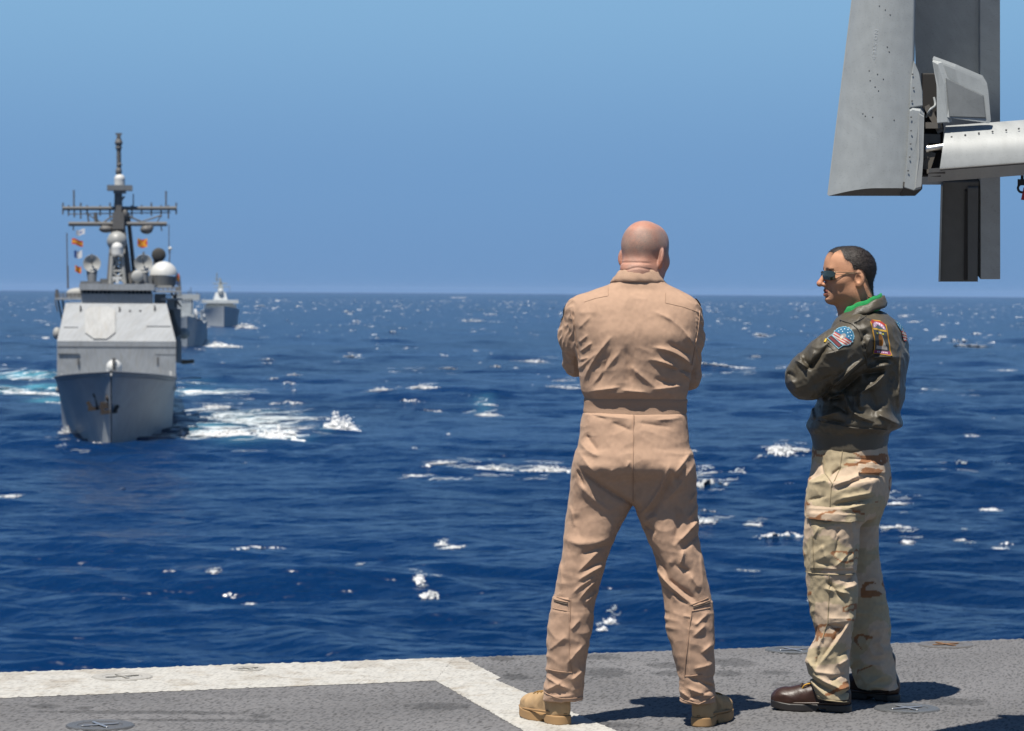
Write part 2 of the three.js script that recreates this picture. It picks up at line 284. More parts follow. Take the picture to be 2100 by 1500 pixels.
{ // white painted border line with its diagonal branch: sheets that lie on the coating
  const paint = std(0xffffff, .85, { vertexColors: true, bumpMap: gritBump, bumpScale: .0016 });
  const P = (u, v) => { const p = onPlane(u, v, 0); return [p.x, p.z]; };
  // the sheet follows the coating cell by cell inside its outline, whose edge is a little ragged
  const depthIn = (poly, x, z) => { let q = false, m = 9; for (let i = 0, j = poly.length - 1; i < poly.length; j = i++) { const [xi, zi] = poly[i], [xj, zj] = poly[j], dx = xj - xi, dz = zj - zi, t = clamp(((x - xi) * dx + (z - zi) * dz) / (dx * dx + dz * dz), 0, 1); m = Math.min(m, Math.hypot(x - xi - dx * t, z - zi - dz * t)); if ((zi > z) !== (zj > z) && x < (xj - xi) * (z - zi) / (zj - zi) + xi) q = !q; } return q ? m : -m; };
  const sheet = (poly) => {
    const Pn = [], U = [], C = [], I = [], id = new Map(), dist = [];
    const xs = poly.map((p) => p[0]), i0 = clamp(Math.floor((Math.min(...xs) - .03 - X0) / (X1 - X0) * NX), 0, NX), i1 = clamp(Math.ceil((Math.max(...xs) + .03 - X0) / (X1 - X0) * NX), 0, NX);
    const at = (i, j) => { const k = j * (NX + 1) + i; if (!id.has(k)) { const [x, z] = deckXZ(i, j); id.set(k, Pn.length / 3); dist.push(depthIn(poly, x, z) + .0022 * n2(x * 60, z * 30) + .0014 * n2(x * 170, z * 90)); const worn = smoothstep(fbm2(x * 2.2 + 8, z * 1.6, 4), .10, .40), gr = grime(x, z), sp = gr < 1 ? .76 : 1, fl = fbm2(x * 9, z * 6, 3), g2 = smoothstep(fbm2(x * 5 + 3, z * 7 + 2, 4), .18, .40), kk = (.51 - .07 * worn + .05 * fl - .06 * g2 + .03 * n2(x * 34, z * 26)) * sp; Pn.push(x, skid(x, z) + .0017 - (j === NZ ? .004 : 0), z); U.push(x, z); C.push(kk, kk * (.965 - .03 * worn - .03 * g2), kk * (.885 - .06 * worn - .06 * g2)); } return id.get(k); };
    const mid = (a, b) => { const t = dist[a] / (dist[a] - dist[b]), n = Pn.length / 3; for (let q = 0; q < 3; q++) { Pn.push(lerp(Pn[a * 3 + q], Pn[b * 3 + q], t)); C.push(lerp(C[a * 3 + q], C[b * 3 + q], t)); } U.push(lerp(U[a * 2], U[b * 2], t), lerp(U[a * 2 + 1], U[b * 2 + 1], t)); dist.push(0); return n; };
    const tri = (a, b, c) => { const v = [a, b, c], out = []; for (let k = 0; k < 3; k++) { const p = v[k], q = v[(k + 1) % 3]; if (dist[p] > 0) out.push(p); if ((dist[p] > 0) !== (dist[q] > 0)) out.push(mid(p, q)); } for (let k = 2; k < out.length; k++) I.push(out[0], out[k - 1], out[k]); };
    for (let j = 0; j < NZ; j++) for (let i = i0; i < i1; i++) { const a = at(i, j), b = at(i + 1, j), c = at(i, j + 1), e = at(i + 1, j + 1); if (Math.max(dist[a], dist[b], dist[c], dist[e]) > 0) { tri(a, b, e); tri(a, e, c); } }
    const g = new THREE.BufferGeometry(); g.setAttribute('position', new THREE.Float32BufferAttribute(Pn, 3)); g.setAttribute('uv', new THREE.Float32BufferAttribute(U, 2)); g.setAttribute('color', new THREE.Float32BufferAttribute(C, 3)); g.setIndex(I); g.computeVertexNormals(); return g; };
  const far = (u, v) => { const p = P(u, v); return [p[0], edgeZ(p[0]) - .1]; };
  const line = mesh('painted_line', sheet([far(-160, 1386), far(936, 1343), P(936, 1345), P(893, 1397), P(-160, 1440)]), paint);
  tag(line, 'wide off-white painted line along the deck edge at left', 'painted line');
  const br = mesh('painted_line', sheet([P(936, 1345), P(1027, 1391), P(1016, 1395.5), P(1300, 1516), P(1100, 1516), P(893, 1397)]), paint);
  tag(br, 'off-white painted stripe running diagonally under the left tan boot', 'painted line');
}
// ---------------------------------------------------------------- the ships
const paintNoise = texture(512, 512, (u, v) => { const s = .5 + .5 * wrapNoise(u, v, 4, 2), r = wrapNoise(u, v * .25, 40, 5), st = smoothstep(wrapNoise(u, v * .12, 30, 17), .35, .75); const k = .90 + .07 * s + .04 * r; return [k * (1 - .02 * st), k * (1 - .035 * st), k * (1 - .055 * st)]; }, true, 3);
paintNoise.repeat.set(1 / 14, 1 / 14);
const grey = (r, g, b, rough = .6) => std(rgb(r, g, b), rough, { map: paintNoise });
const boxUv = (g) => { const p = g.attributes.position, n = g.attributes.normal, u = []; for (let i = 0; i < p.count; i++) { const ax = Math.abs(n.getX(i)) > .6, ay = Math.abs(n.getY(i)) > .8; u.push(ax ? p.getZ(i) : p.getX(i), ay ? p.getZ(i) : p.getY(i)); } g.setAttribute('uv', new THREE.Float32BufferAttribute(u, 2)); return g; };
// a ship's frame: origin on the waterline under the bow, z towards the bow, x to the viewer's right
function shipFrame(o, u, v, yaw) {
  const at = onPlane(u, v, SEA); o.position.copy(at); o.rotation.y = Math.atan2(-at.x, -at.z) + yaw; o.updateMatrixWorld(true);
  const R = Math.hypot(at.x, at.z), loc = (U, Vv, s) => { const d = sight(U, Vv), k = (R + s) / Math.hypot(d.x, d.z); return o.worldToLocal(V(d.x * k, EYE + d.y * k, d.z * k)); };
  return { loc, R };
}
function hullGeo(st, n = 9) { // st: [z, half breadth at deck, half breadth at waterline, deck height, rake of the section]; both sides and the deck
  const g1 = (s) => grid(n, st.length, (i, j) => { const [z, hd, hw, H, rk = 0, pw = 1.8] = st[j], t = i / (n - 1), y = lerp(-2.5, H, t), q = Math.max(0, y / H); const b = hw + (hd - hw) * Math.pow(q, pw); return [s * b, y, z + rk * q, z * s, y]; });
  const deck = grid(5, st.length, (i, j) => { const [z, hd, , H, rk = 0] = st[j]; const b = hd * (i / 2 - 1) * .985; return [b, H - .5, z + rk, b, z]; });
  const end = st[st.length - 1], tr = new THREE.PlaneGeometry(end[1] * 2, end[3] + 2).translate(0, end[3] / 2 - 1, 0).rotateY(Math.PI).translate(0, 0, end[0]);
  return join([g1(1), g1(-1), deck, tr]);
}
const Q4 = (a, b, c, d) => { const g = new THREE.BufferGeometry(); g.setAttribute('position', new THREE.Float32BufferAttribute([a, b, c, a, c, d].flatMap((p) => [p.x, p.y, p.z]), 3)); g.setAttribute('uv', new THREE.Float32BufferAttribute([a, b, c, a, c, d].flatMap((p) => [p.x + p.z, p.y]), 2)); g.computeVertexNormals(); return g; };
// a block with sloping faces between a lower and an upper rectangle
function frustum(x0, x1, z0, z1, y0, X0, X1, Z0, Z1, y1) {
  const a = [V(x0, y0, z0), V(x1, y0, z0), V(x1, y0, z1), V(x0, y0, z1)], b = [V(X0, y1, Z0), V(X1, y1, Z0), V(X1, y1, Z1), V(X0, y1, Z1)];
  return join([Q4(a[0], a[1], b[1], b[0]), Q4(a[1], a[2], b[2], b[1]), Q4(a[2], a[3], b[3], b[2]), Q4(a[3], a[0], b[0], b[3]), Q4(b[0], b[1], b[2], b[3])]);
}
{
  const ship = thing('warship', 'grey cruiser with tall mast and radar domes steaming towards the viewer at left', 'warship'), { loc, R } = shipFrame(ship, 228, 914, -.016);
  const M = { hull: grey(.365, .385, .405, .5), sup: grey(.365, .385, .405), dark: grey(.19, .20, .21), mast: grey(.15, .145, .14), white: std(rgb(.66, .66, .64), .5), off: grey(.46, .46, .44), black: std(rgb(.02, .022, .025), .35), rust: std(rgb(.035, .024, .017), .8) };
  const blk = (u0, u1, v0, v1, s0, s1) => { const a = loc(u0, v1, s0), b = loc(u1, v0, s0); return boxUv(box(b.x - a.x, b.y - a.y, s1 - s0, (a.x + b.x) / 2, (a.y + b.y) / 2, (a.z + b.z) / 2 - (s1 - s0) / 2)); };
  const stick = (u0, v0, u1, v1, s, r, s2 = s) => bar(loc(u0, v0, s), loc(u1, v1, s2), r, r, 7);
  const st = []; for (let i = 0; i <= 30; i++) { const s = i < 22 ? 70 * Math.pow(i / 21, 1.4) : 70 + (i - 21) * 11, hd = 9.05 * (1 - Math.pow(1 - Math.min(s, 62) / 62, 4.4)) + .08, hw = 8.5 * (1 - Math.pow(1 - Math.min(s, 56) / 56, 1.5)) + .06, H = 7.5 + 2.7 * Math.pow(1 - Math.min(s, 60) / 60, 1.5); st.push([-s, hd, hw, H, 5 * Math.exp(-s / 22), 1.5 + .8 * Math.exp(-s / 20)]); }
  mesh('hull', hullGeo(st, 14), M.hull, ship);
  { // bulwark rim
    const L = [1, -1].map((s) => new THREE.TubeGeometry(new THREE.CatmullRomCurve3(st.slice(0, 24).map(([z, hd, , H, rk]) => V(s * hd, H + .05, z + rk))), 60, .16, 6)); mesh('bulwark_rail', join(L), M.dark, ship); }
  const A = loc(115.5, 784, 46), B = loc(361, 784, 46), A1 = loc(116.5, 700, 46), B1 = loc(360.5, 700, 46), A2 = loc(134, 622, 52), B2 = loc(341, 622, 52);
  const y0 = 6, zf = A1.z, zb = zf - 38;
  const sup = mesh('superstructure', join([frustum(A1.x, B1.x, zf, zb, y0, A1.x, B1.x, zf, zb, A1.y), frustum(A1.x, B1.x, zf + .02, zb - .02, A1.y, A2.x, B2.x, A2.z, zb - .02, A2.y)]), M.sup, ship);
  { // eight-sided radar face, standing proud of the sloping front
    const pts = [[188, 632], [221, 632], [236, 640], [236, 685], [219, 698], [192, 698], [174, 685], [174, 641]], n = V(0, A2.z - A1.z, 0); const dirN = V(0, -(A2.z - A1.z), A2.y - A1.y).normalize();
    const P = pts.map(([u, v]) => { const k = (v - 700) / (622 - 700), s = lerp(46, 52, k); return loc(u, v, s).addScaledVector(dirN, .35); }), c = P.reduce((a, p) => a.add(p), V(0, 0, 0)).multiplyScalar(1 / 8);
    const tri = []; P.forEach((p, i) => { const q = P[(i + 1) % 8]; tri.push(...c.toArray(), ...p.toArray(), ...q.toArray()); const p2 = p.clone().addScaledVector(dirN, -.6), q2 = q.clone().addScaledVector(dirN, -.6); tri.push(...p.toArray(), ...p2.toArray(), ...q.toArray(), ...q.toArray(), ...p2.toArray(), ...q2.toArray()); });
    const g = new THREE.BufferGeometry(); g.setAttribute('position', new THREE.Float32BufferAttribute(tri, 3)); g.setAttribute('uv', new THREE.Float32BufferAttribute(tri.filter((_, i) => i % 3 < 2), 2)); g.computeVertexNormals(); mesh('radar_panel', g, grey(.44, .445, .44), sup).material.side = THREE.DoubleSide;
    meshes('hatch_line', ([blk(119, 163, 725, 726.4, 45.7, 46), blk(318, 360, 727, 728.4, 45.7, 46), blk(130, 160, 671, 672.4, 48, 48.4), blk(300, 350, 669, 670.6, 48, 48.4), blk(118, 360, 711, 712, 45.8, 46)]), M.dark, sup);
    meshes('ladder', ([blk(158, 161.5, 735, 748, 45.6, 46), blk(321, 324.5, 733, 747, 45.6, 46), blk(163, 165.5, 627, 640, 50.5, 51.6), blk(315, 318, 627, 638, 50.5, 51.6), blk(243, 246, 630, 640, 50.4, 51.6), blk(264, 268, 636, 640, 50.4, 51), blk(285, 289, 636, 640, 50.4, 51)]), M.mast, sup); }
  const bridge = mesh('bridge', join([blk(166, 313, 603.5, 624, 53, 72), blk(162, 316, 583, 595, 52.2, 70), blk(168, 311, 594, 604, 54.2, 70)]), M.sup, ship);
  for (let i = 0; i < 17; i++) { if (i > 6 && i < 10) continue; const u = 170 + i * 8.3; mesh('bridge_window', blk(u, u + 6.2, 596, 602.6, 53.6, 54.2), M.black, bridge); }
  mesh('bridge_dark_panel', blk(231, 257, 595.5, 603, 53.5, 54.2), M.dark, bridge);  // dark panel across the middle of the window band
  meshes('bridge_wing', ([blk(112, 166, 611, 615, 54, 64), blk(136, 166, 606, 611, 55, 60), blk(313, 372, 596, 600, 54, 66), blk(330, 372, 612, 616, 55, 66), blk(316, 340, 603, 622, 56, 64), blk(342, 364, 616, 634, 57, 66), blk(345, 371, 634, 700, 60, 78), blk(362, 372, 700, 745, 62, 90)]), M.sup, ship);
  meshes('life_raft', ([ball(1.0, 0, 0, 0, 1.9, .8, .8).translate(...loc(161, 601, 57).toArray()), ball(.9, 0, 0, 0, 1.2, 1, 1).translate(...loc(376, 684, 66).toArray()), ball(.8, 0, 0, 0, .8, 1.2, 1).translate(...loc(116, 684, 60).toArray())]), M.off, ship);
  { const rails = []; for (const [u0, u1, v] of [[112, 166, 603], [112, 166, 607.5], [313, 372, 590], [340, 372, 606], [316, 372, 593]]) rails.push(stick(u0, v, u1, v, 54.5, .07)); for (let u = 113; u < 166; u += 8) rails.push(stick(u, 602, u, 612, 54.5, .07)); for (let u = 316; u < 373; u += 9) rails.push(stick(u, 589, u, 598, 54.5, .07)); rails.push(stick(116, 594, 116, 612, 55, .25), stick(352, 636, 364, 690, 60, .25), stick(345, 640, 358, 700, 60, .25), stick(360, 600, 360, 630, 57, .18), stick(350, 600, 371, 630, 57, .15)); for (let k = 0; k < 9; k++) rails.push(stick(346 + k * 2, 644 + k * 5, 356 + k * 2, 644 + k * 5, 59.8, .12)); rails.push(stick(118, 615, 128, 660, 56, .14), stick(128, 615, 132, 650, 56, .14), stick(112, 615, 118, 640, 56, .1)); meshes('rail', rails, M.mast, ship); }
  meshes('boom', ([stick(372, 744, 397, 741, 70, .32), stick(372, 740, 398, 742, 70, .2), blk(118, 123, 744, 748, 60, 62)]), std(rgb(.18, .13, .08), .8), ship);
  // mast of lattice with its platform and two yards
  { const m = [], s = 62; const leg = (ua, va, ub, vb, r = .22, s1 = s, s2 = s) => m.push(stick(ua, va, ub, vb, s1, r, s2));
    leg(222, 582, 231, 470, .34, 60, 62); leg(268, 582, 250, 440, .3, 60, 62); leg(226, 582, 232, 470, .3, 68, 64); leg(277, 582, 262, 440, .34, 68, 64); leg(235, 580, 240, 380, .42); leg(250, 575, 246, 380, .3, 64, 63);
    for (let k = 0; k < 8; k++) { const a = 575 - k * 16, b = a - 16; leg(lerp(222, 231, (582 - a) / 112), a, lerp(268, 250, (582 - b) / 142), b, .15); leg(lerp(268, 250, (582 - a) / 142), a, lerp(222, 231, (582 - b) / 112), b, .15); leg(lerp(222, 231, (582 - a) / 112), a, lerp(268, 250, (582 - a) / 142), a, .13); }
    for (let k = 0; k < 5; k++) leg(243, 462 - k * 15, k % 2 ? 255 : 234, 448 - k * 15, .16);
    m.push(blk(252, 264, 520, 583, 64, 67), blk(222, 231, 545, 583, 63, 66), blk(234, 246, 470, 486, 62, 65), blk(258, 272, 556, 583, 66, 69), blk(226, 234, 450, 466, 62, 64), blk(253, 262, 446, 458, 62, 64), blk(230, 254, 436, 470, 61, 65), blk(237, 249, 388, 440, 61.4, 63.6)); leg(243, 390, 243, 275, .34); leg(246, 372, 245, 300, .2);
    mesh('mast', join(m), M.mast, ship);
    mesh('mast_platform', join([blk(219, 271, 380, 390, 60.6, 64.5), blk(232, 258, 390, 396, 61, 64)]), M.dark, ship);
    mesh('yard', join([stick(128, 427.5, 362, 427.5, 62, .32), stick(140, 439, 350, 436, 62, .09), ...[128.5, 140, 152, 165, 178, 205, 225, 270, 290, 310, 330, 345, 361].map((u, i) => stick(u, i % 3 ? 421 : 416, u, 440 + (i % 4) * 3, 62, .13)), stick(151, 390, 151, 428, 62, .13), stick(340, 392, 340, 428, 62, .13), stick(273, 398, 273, 428, 62, .09)]), M.mast, ship);
    mesh('yard', join([stick(140, 459.5, 342, 459.5, 62, .36), stick(178, 432, 182, 460, 62, .14), stick(195, 436, 197, 460, 62, .3), stick(330, 440, 320, 460, 62, .1), stick(150, 460, 150, 473, 62, .1), stick(330, 460, 331, 474, 62, .1), stick(346, 460, 346, 520, 62, .07), stick(290, 455, 330, 442, 62, .12), stick(205, 455, 180, 440, 62, .1), stick(255, 440, 290, 455, 62, .14), stick(235, 440, 212, 456, 62, .14)]), M.mast, ship);
    const s0 = 62, cl = (u, v, r, sx = 1, sy = 1, ss = s0) => { const p = loc(u, v, ss); return ball(r, p.x, p.y, p.z, sx, sy, 1); };
    meshes('antenna', ([cl(217, 470, 1.0, 1.1, .6), cl(300, 471, .9, 1.1, .8), cl(212, 467, .5), cl(308, 467, .5), cl(243, 293, .62, 1, .9), cl(243, 289, .5), cl(243, 303, .5), cl(242, 322, .3), cl(244, 338, .42), cl(243, 352, .5, 1, 1.4), blk(236, 250, 273, 276, 61.8, 62.2), blk(239.5, 246.5, 276, 283, 61.6, 62.4), cl(256, 440, .6, .9, 1.6)]), M.mast, ship);
    meshes('antenna', ([stick(136.5, 478, 137.5, 545, 60, .09), stick(138, 545, 139, 592, 60, .15), stick(348, 512, 346, 556, 66, .09)]), M.mast, ship); }
  const dome = (name, u, v, rpx, s, mat, foot = null) => { const p = loc(u, v, s), r = rpx / 6000 * (R + s), g = [ball(r, p.x, p.y, p.z, 1, 1, 1, 28, 20)]; if (foot) { const q = loc(u, foot, s); g.push(bar(q, p, r * .98, r * .98, 24)); } return mesh(name, join(g), mat, ship); };
  dome('radome', 245, 368, 11, 62, M.white, 380); dome('radome', 239.5, 495, 20.5, 60, grey(.40, .405, .39, .45), null); dome('radome', 240, 509, 11.8, 57, M.white, 523); dome('radome', 348.5, 510, 3.8, 62, M.white);
  mesh('radome_stand', join([stick(230, 524, 226, 582, 57, .3), stick(250, 524, 256, 582, 57, .3), stick(231, 524, 252, 556, 57, .17), stick(250, 524, 229, 556, 57, .17), stick(228, 556, 256, 582, 57, .17), stick(254, 556, 226, 582, 57, .17), stick(228, 556, 254, 556, 57, .17), blk(229, 252, 521, 526, 56.2, 57.8), blk(224, 256, 510, 520, 59, 62)]), M.off, ship);
  { // big white dome on its drum
    const p = loc(335, 565, 60), r = 28.5 / 6000 * (R + 60), g = new THREE.SphereGeometry(r, 36, 18, 0, 6.2832, 0, Math.PI / 2).translate(p.x, p.y, p.z); mesh('radome', g, M.white, ship); const q = loc(333, 587, 60); mesh('radome_drum', boxUv(bar(q, p, r * .86, r * .99, 32)), M.dark, ship); mesh('drum_base', blk(312, 352, 586, 590.5, 57.5, 63), M.off, ship); }
  for (const [u, v, r, tip] of [[188, 541, 18, 526], [294, 541, 19, 521]]) { // fire-control dishes on pedestals
    const p = loc(u, v, 56), k = r / 6000 * (R + 56), d = new THREE.LatheGeometry([[0, -.35], [.4, -.3], [.75, -.12], [.97, .08], [1.0, .12], [.96, .13], [.7, -.05], [.35, -.22], [0, -.27]].map(([a, b]) => new THREE.Vector2(a * k, b * k)), 32).rotateX(Math.PI / 2 - .12).translate(p.x, p.y, p.z);
    const dish = mesh('radar_dish', d, M.off, ship); mesh('feed_horn', join([bar(p.clone().add(V(0, 0, -.1)), p.clone().add(V(u > 200 ? -.1 : 0, .9, .9)), .16, .12), box(.34, .7, .3, p.x, loc(u, tip, 55).y, p.z + .9)]), M.dark, dish); mesh('pedestal', join([bar(loc(u, 582, 56), loc(u, 556, 56.6), .62, .85, 16), bar(loc(u, 586, 56), loc(u, 581, 56), 1.1, .8, 16)]), M.dark, ship); }
  { const p = loc(325, 523, 70), k = 14.5 / 6000 * (R + 70); mesh('radar_dish', new THREE.SphereGeometry(k, 22, 14).scale(1, 1, .35).translate(p.x, p.y, p.z), std(rgb(.05, .048, .045), .8), ship); mesh('pedestal', join([blk(314, 331, 532, 545, 70, 72), stick(322, 545, 318, 585, 70, .5)]), M.mast, ship); }
  meshes('roof_locker', ([blk(164, 205, 577, 584, 54, 60), blk(205, 232, 572, 584, 58, 66), blk(276, 312, 566, 584, 58, 66), blk(281, 300, 560, 570, 57, 60), blk(236, 246, 571, 577, 54, 55), blk(150, 160, 591, 600, 58, 60), blk(145, 152, 592, 604, 58, 59), blk(360, 371, 588, 598, 58, 62), blk(280, 290, 556, 564, 56, 57.5)]), M.dark, ship);
  { const p = loc(281, 567, 55); mesh('satellite_dish', ball(.95, p.x, p.y, p.z, 1, 1, .5), M.off, ship); const q = loc(240, 570, 53.5); mesh('navigation_radar', join([box(1.5, .35, .3, q.x, q.y, q.z), box(.5, .7, .5, q.x, q.y - .5, q.z)]), M.white, ship); }
  // bow gun, anchors, chocks
  { const p = loc(233.5, 753, 26), k = 16 / 6000 * (R + 26), tur = mesh('gun_turret', join([ball(k, p.x, p.y, p.z, 1, .95, 1.2), bar(p.clone().add(V(0, -2.4, 0)), p, k * 1.02, k, 22)]), M.white, ship); mesh('gun_barrel', bar(p.clone().add(V(0, .15, k * .8)), p.clone().add(V(0, .9, k + 5)), .17, .12, 10), M.mast, tur); mesh('gun_port', box(.5, 1.9, .5, p.x, p.y + .4, p.z + k * 1.08), M.mast, tur); }
  { const an = (u, v, s) => { const p = loc(u, v, s); return join([box(.35, 2.6, .4, 0, .2, 0, 0, 0, .2), box(2.3, .5, .5, 0, -1.0, .1, 0, 0, .12), box(.5, 1.2, .4, -.9, -.6, .1, 0, 0, .5), box(.5, 1.2, .4, .95, -.6, .1, 0, 0, -.5), ball(.5, 0, .9, .2)]).translate(p.x, p.y, p.z); };
    mesh('anchor', an(197, 823, 4.2), M.rust, ship); mesh('anchor', an(223, 830, -1.6).scale(1, 1, 1), M.rust, ship); mesh('anchor_chock', join([blk(205, 236, 826, 838, -1.2, 2)]), M.rust, ship); }
  meshes('fairlead', ([[170, 786, 20], [225, 781, 3], [290, 787, 20], [122, 799, 44], [353, 796, 44]].map(([u, v, s]) => { const p = loc(u, v, s); return ball(.55, p.x, p.y, p.z, 1.2, 1, .8); })), M.off, ship);
  meshes('deck_bollard', ([blk(124, 127, 767, 779, 43, 44), blk(347, 352, 762, 779, 43, 44), blk(352, 356, 776, 800, 44, 45)]), M.white, ship);
}
{ // signal flags on their halyards
  const flag = (label, u0, u1, v0, v1, s, cols, wave, skew = 0) => {
    const o = new THREE.Object3D(), { loc } = shipFrame(o, 228, 914, -.016), W = (u, v) => o.localToWorld(loc(u, v, s)), c = W((u0 + u1) / 2, (v0 + v1) / 2);
    const g = grid(13, 9, (i, j) => { const a = i / 12, b = j / 8, p = W(lerp(u0, u1, a), lerp(v0, v1, b) + skew * a).sub(c); p.z += .25 * Math.sin(a * 5 + wave); p.y += .10 * Math.sin(a * 6 + wave); const q = cols(a, b); return [p.x, p.y, p.z, a, b, ...q]; });
    const m = mesh('signal_flag', g, std(0xffffff, .8, { vertexColors: true, side: THREE.DoubleSide }), null); m.position.copy(c); tag(m, label, 'flag', { group: 'signal flags flying from the cruiser' });
  };
  const red = [.62, .055, .02], yel = [.80, .36, .02], org = [.75, .14, .02], wht = [.7, .7, .72], blu = [.03, .11, .4];
  flag('red and yellow flag on the left side of the cruiser mast', 147, 169, 489, 501, 60, (a, b) => (b > .3 && b < .68 ? yel : red), 0, 5);
  flag('red flag with yellow saltire right of the cruiser mast', 282, 302, 490, 507, 60, (a, b) => (Math.abs(a - b) < .18 || Math.abs(a + b - 1) < .18 ? yel : red), 2, 1);
  flag('small orange and yellow pennant lowest of the left flags', 154, 166, 545, 558, 60, (a, b) => (Math.abs(b - .5) < .25 ? yel : org), 1, 3);
  flag('white flag bunched up highest on the left halyard', 156, 174, 472, 483, 60, (a, b) => (Math.abs(a - .5) + Math.abs(b - .5) < .25 ? blu : wht), 3, -2);
  flag('blue and white flag in the middle of the left halyard', 152, 168, 514, 529, 60, (a) => (a < .3 ? blu : wht), 2, 1);
  flag('orange and yellow flag beside the big white dome', 361, 367, 560, 577, 66, (a, b) => (b > .5 ? yel : org), 1, 1);
  flag('white and blue flag under the orange one by the dome', 359, 367, 577, 585, 66, (a, b) => (b > .5 ? wht : [.4, .45, .7]), 1, 1);
}
{ // second ship, half hidden behind the cruiser, its grey lightened to stand for haze
  const ship = thing('warship', 'pale grey ship half hidden behind the cruiser, its square bridge showing', 'warship'), { loc, R } = shipFrame(ship, 384, 712, -.02);
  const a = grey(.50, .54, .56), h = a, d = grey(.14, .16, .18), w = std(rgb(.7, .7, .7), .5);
  const blk = (u0, u1, v0, v1, s0, s1) => { const p = loc(u0, v1, s0), q = loc(u1, v0, s0); return boxUv(box(q.x - p.x, q.y - p.y, s1 - s0, (p.x + q.x) / 2, (p.y + q.y) / 2, (p.z + q.z) / 2 - (s1 - s0) / 2)); };
  const st = []; for (let i = 0; i <= 16; i++) { const s = i * 9, hd = 5.2 * (1 - Math.pow(1 - Math.min(s, 45) / 45, 2.6)) + .08, hw = 4.7 * (1 - Math.pow(1 - Math.min(s, 48) / 48, 1.7)) + .05; st.push([-s, hd, hw, 8.2 + 3.4 * Math.pow(1 - Math.min(s, 60) / 60, 1.4), 4 * Math.exp(-s / 18), 1.9]); }
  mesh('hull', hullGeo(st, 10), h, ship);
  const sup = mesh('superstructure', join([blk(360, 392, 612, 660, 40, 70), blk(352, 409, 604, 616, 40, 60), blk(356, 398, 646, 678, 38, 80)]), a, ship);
  for (let i = 0; i < 4; i++) mesh('bridge_window', blk(372 + i * 6, 375.5 + i * 6, 613.5, 616.5, 39.6, 40), d, sup);
  mesh('wing_house', join([blk(398, 409, 604, 616, 39.8, 41), blk(394, 396, 618, 650, 40, 41)]), a, ship);
  mesh('life_raft', ball(1, 0, 0, 0, .7, 1.8, .7).applyMatrix4(new THREE.Matrix4().makeRotationZ(.25)).translate(...loc(402, 643, 40).toArray()), w, ship);
  mesh('mast', join([bar(loc(368, 606, 48), loc(368, 566, 48), .7, .3), bar(loc(391, 604, 42), loc(391, 590, 42), .15), bar(loc(386, 604, 42), loc(386, 596, 42), .2), bar(loc(404, 604, 42), loc(404, 599, 42), .2)]), d, ship);
  mesh('deck_rail', join([bar(loc(390, 676, 30), loc(411, 652, 12), .16), bar(loc(390, 668, 30), loc(405, 650, 14), .12), blk(396, 402, 660, 672, 24, 28)]), d, ship);
}
{ // third ship, farthest, with haze put into its pale grey
  const ship = thing('warship', 'small distant frigate with a stepped mast, farthest astern of the cruiser', 'warship'), { loc, R } = shipFrame(ship, 459, 669, .03);
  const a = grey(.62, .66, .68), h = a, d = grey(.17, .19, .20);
  const blk = (u0, u1, v0, v1, s0, s1) => { const p = loc(u0, v1, s0), q = loc(u1, v0, s0); return boxUv(box(q.x - p.x, q.y - p.y, s1 - s0, (p.x + q.x) / 2, (p.y + q.y) / 2, (p.z + q.z) / 2 - (s1 - s0) / 2)); };
  const st = []; for (let i = 0; i <= 16; i++) { const s = i * 9, hd = 10.6 * (1 - Math.pow(1 - Math.min(s, 50) / 50, 2.2)) + .1, hw = 9.6 * (1 - Math.pow(1 - Math.min(s, 52) / 52, 1.7)) + .06; st.push([-s, hd, hw, 8.4 + 3.2 * Math.pow(1 - Math.min(s, 60) / 60, 1.3), 4 * Math.exp(-s / 18), 1.8]); }
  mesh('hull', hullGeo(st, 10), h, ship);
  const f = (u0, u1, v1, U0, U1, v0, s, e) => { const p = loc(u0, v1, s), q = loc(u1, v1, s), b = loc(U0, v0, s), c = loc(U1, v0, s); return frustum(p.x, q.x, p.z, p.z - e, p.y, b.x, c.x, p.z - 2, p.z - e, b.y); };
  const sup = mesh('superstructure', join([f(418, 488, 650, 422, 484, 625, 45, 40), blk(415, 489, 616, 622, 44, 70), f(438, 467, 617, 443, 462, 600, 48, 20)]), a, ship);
  mesh('bridge_glazing', blk(424, 478, 622, 626, 44.2, 45), d, sup);
  mesh('fore_gun', join([blk(448, 464, 634, 641, 25, 29), bar(loc(456, 637, 24), loc(456, 633, 17), .3)]), d, ship);
  mesh('mast', join([f(446, 459, 601, 449, 455, 578, 50, 6), bar(loc(444.5, 578, 52), loc(444.5, 560, 52), .35), bar(loc(452, 580, 52), loc(451, 570, 52), .8, .4), bar(loc(436, 582, 52), loc(466, 582, 52), .3), bar(loc(440, 572, 52), loc(450, 574, 52), .25), bar(loc(438, 590, 52), loc(472, 588, 52), .2), bar(loc(471, 600, 52), loc(471, 590, 52), .15)]), grey(.33, .37, .37), ship);
  { const p = loc(452, 598, 49); mesh('radome', ball(1.7, p.x, p.y, p.z), a, ship); }
}
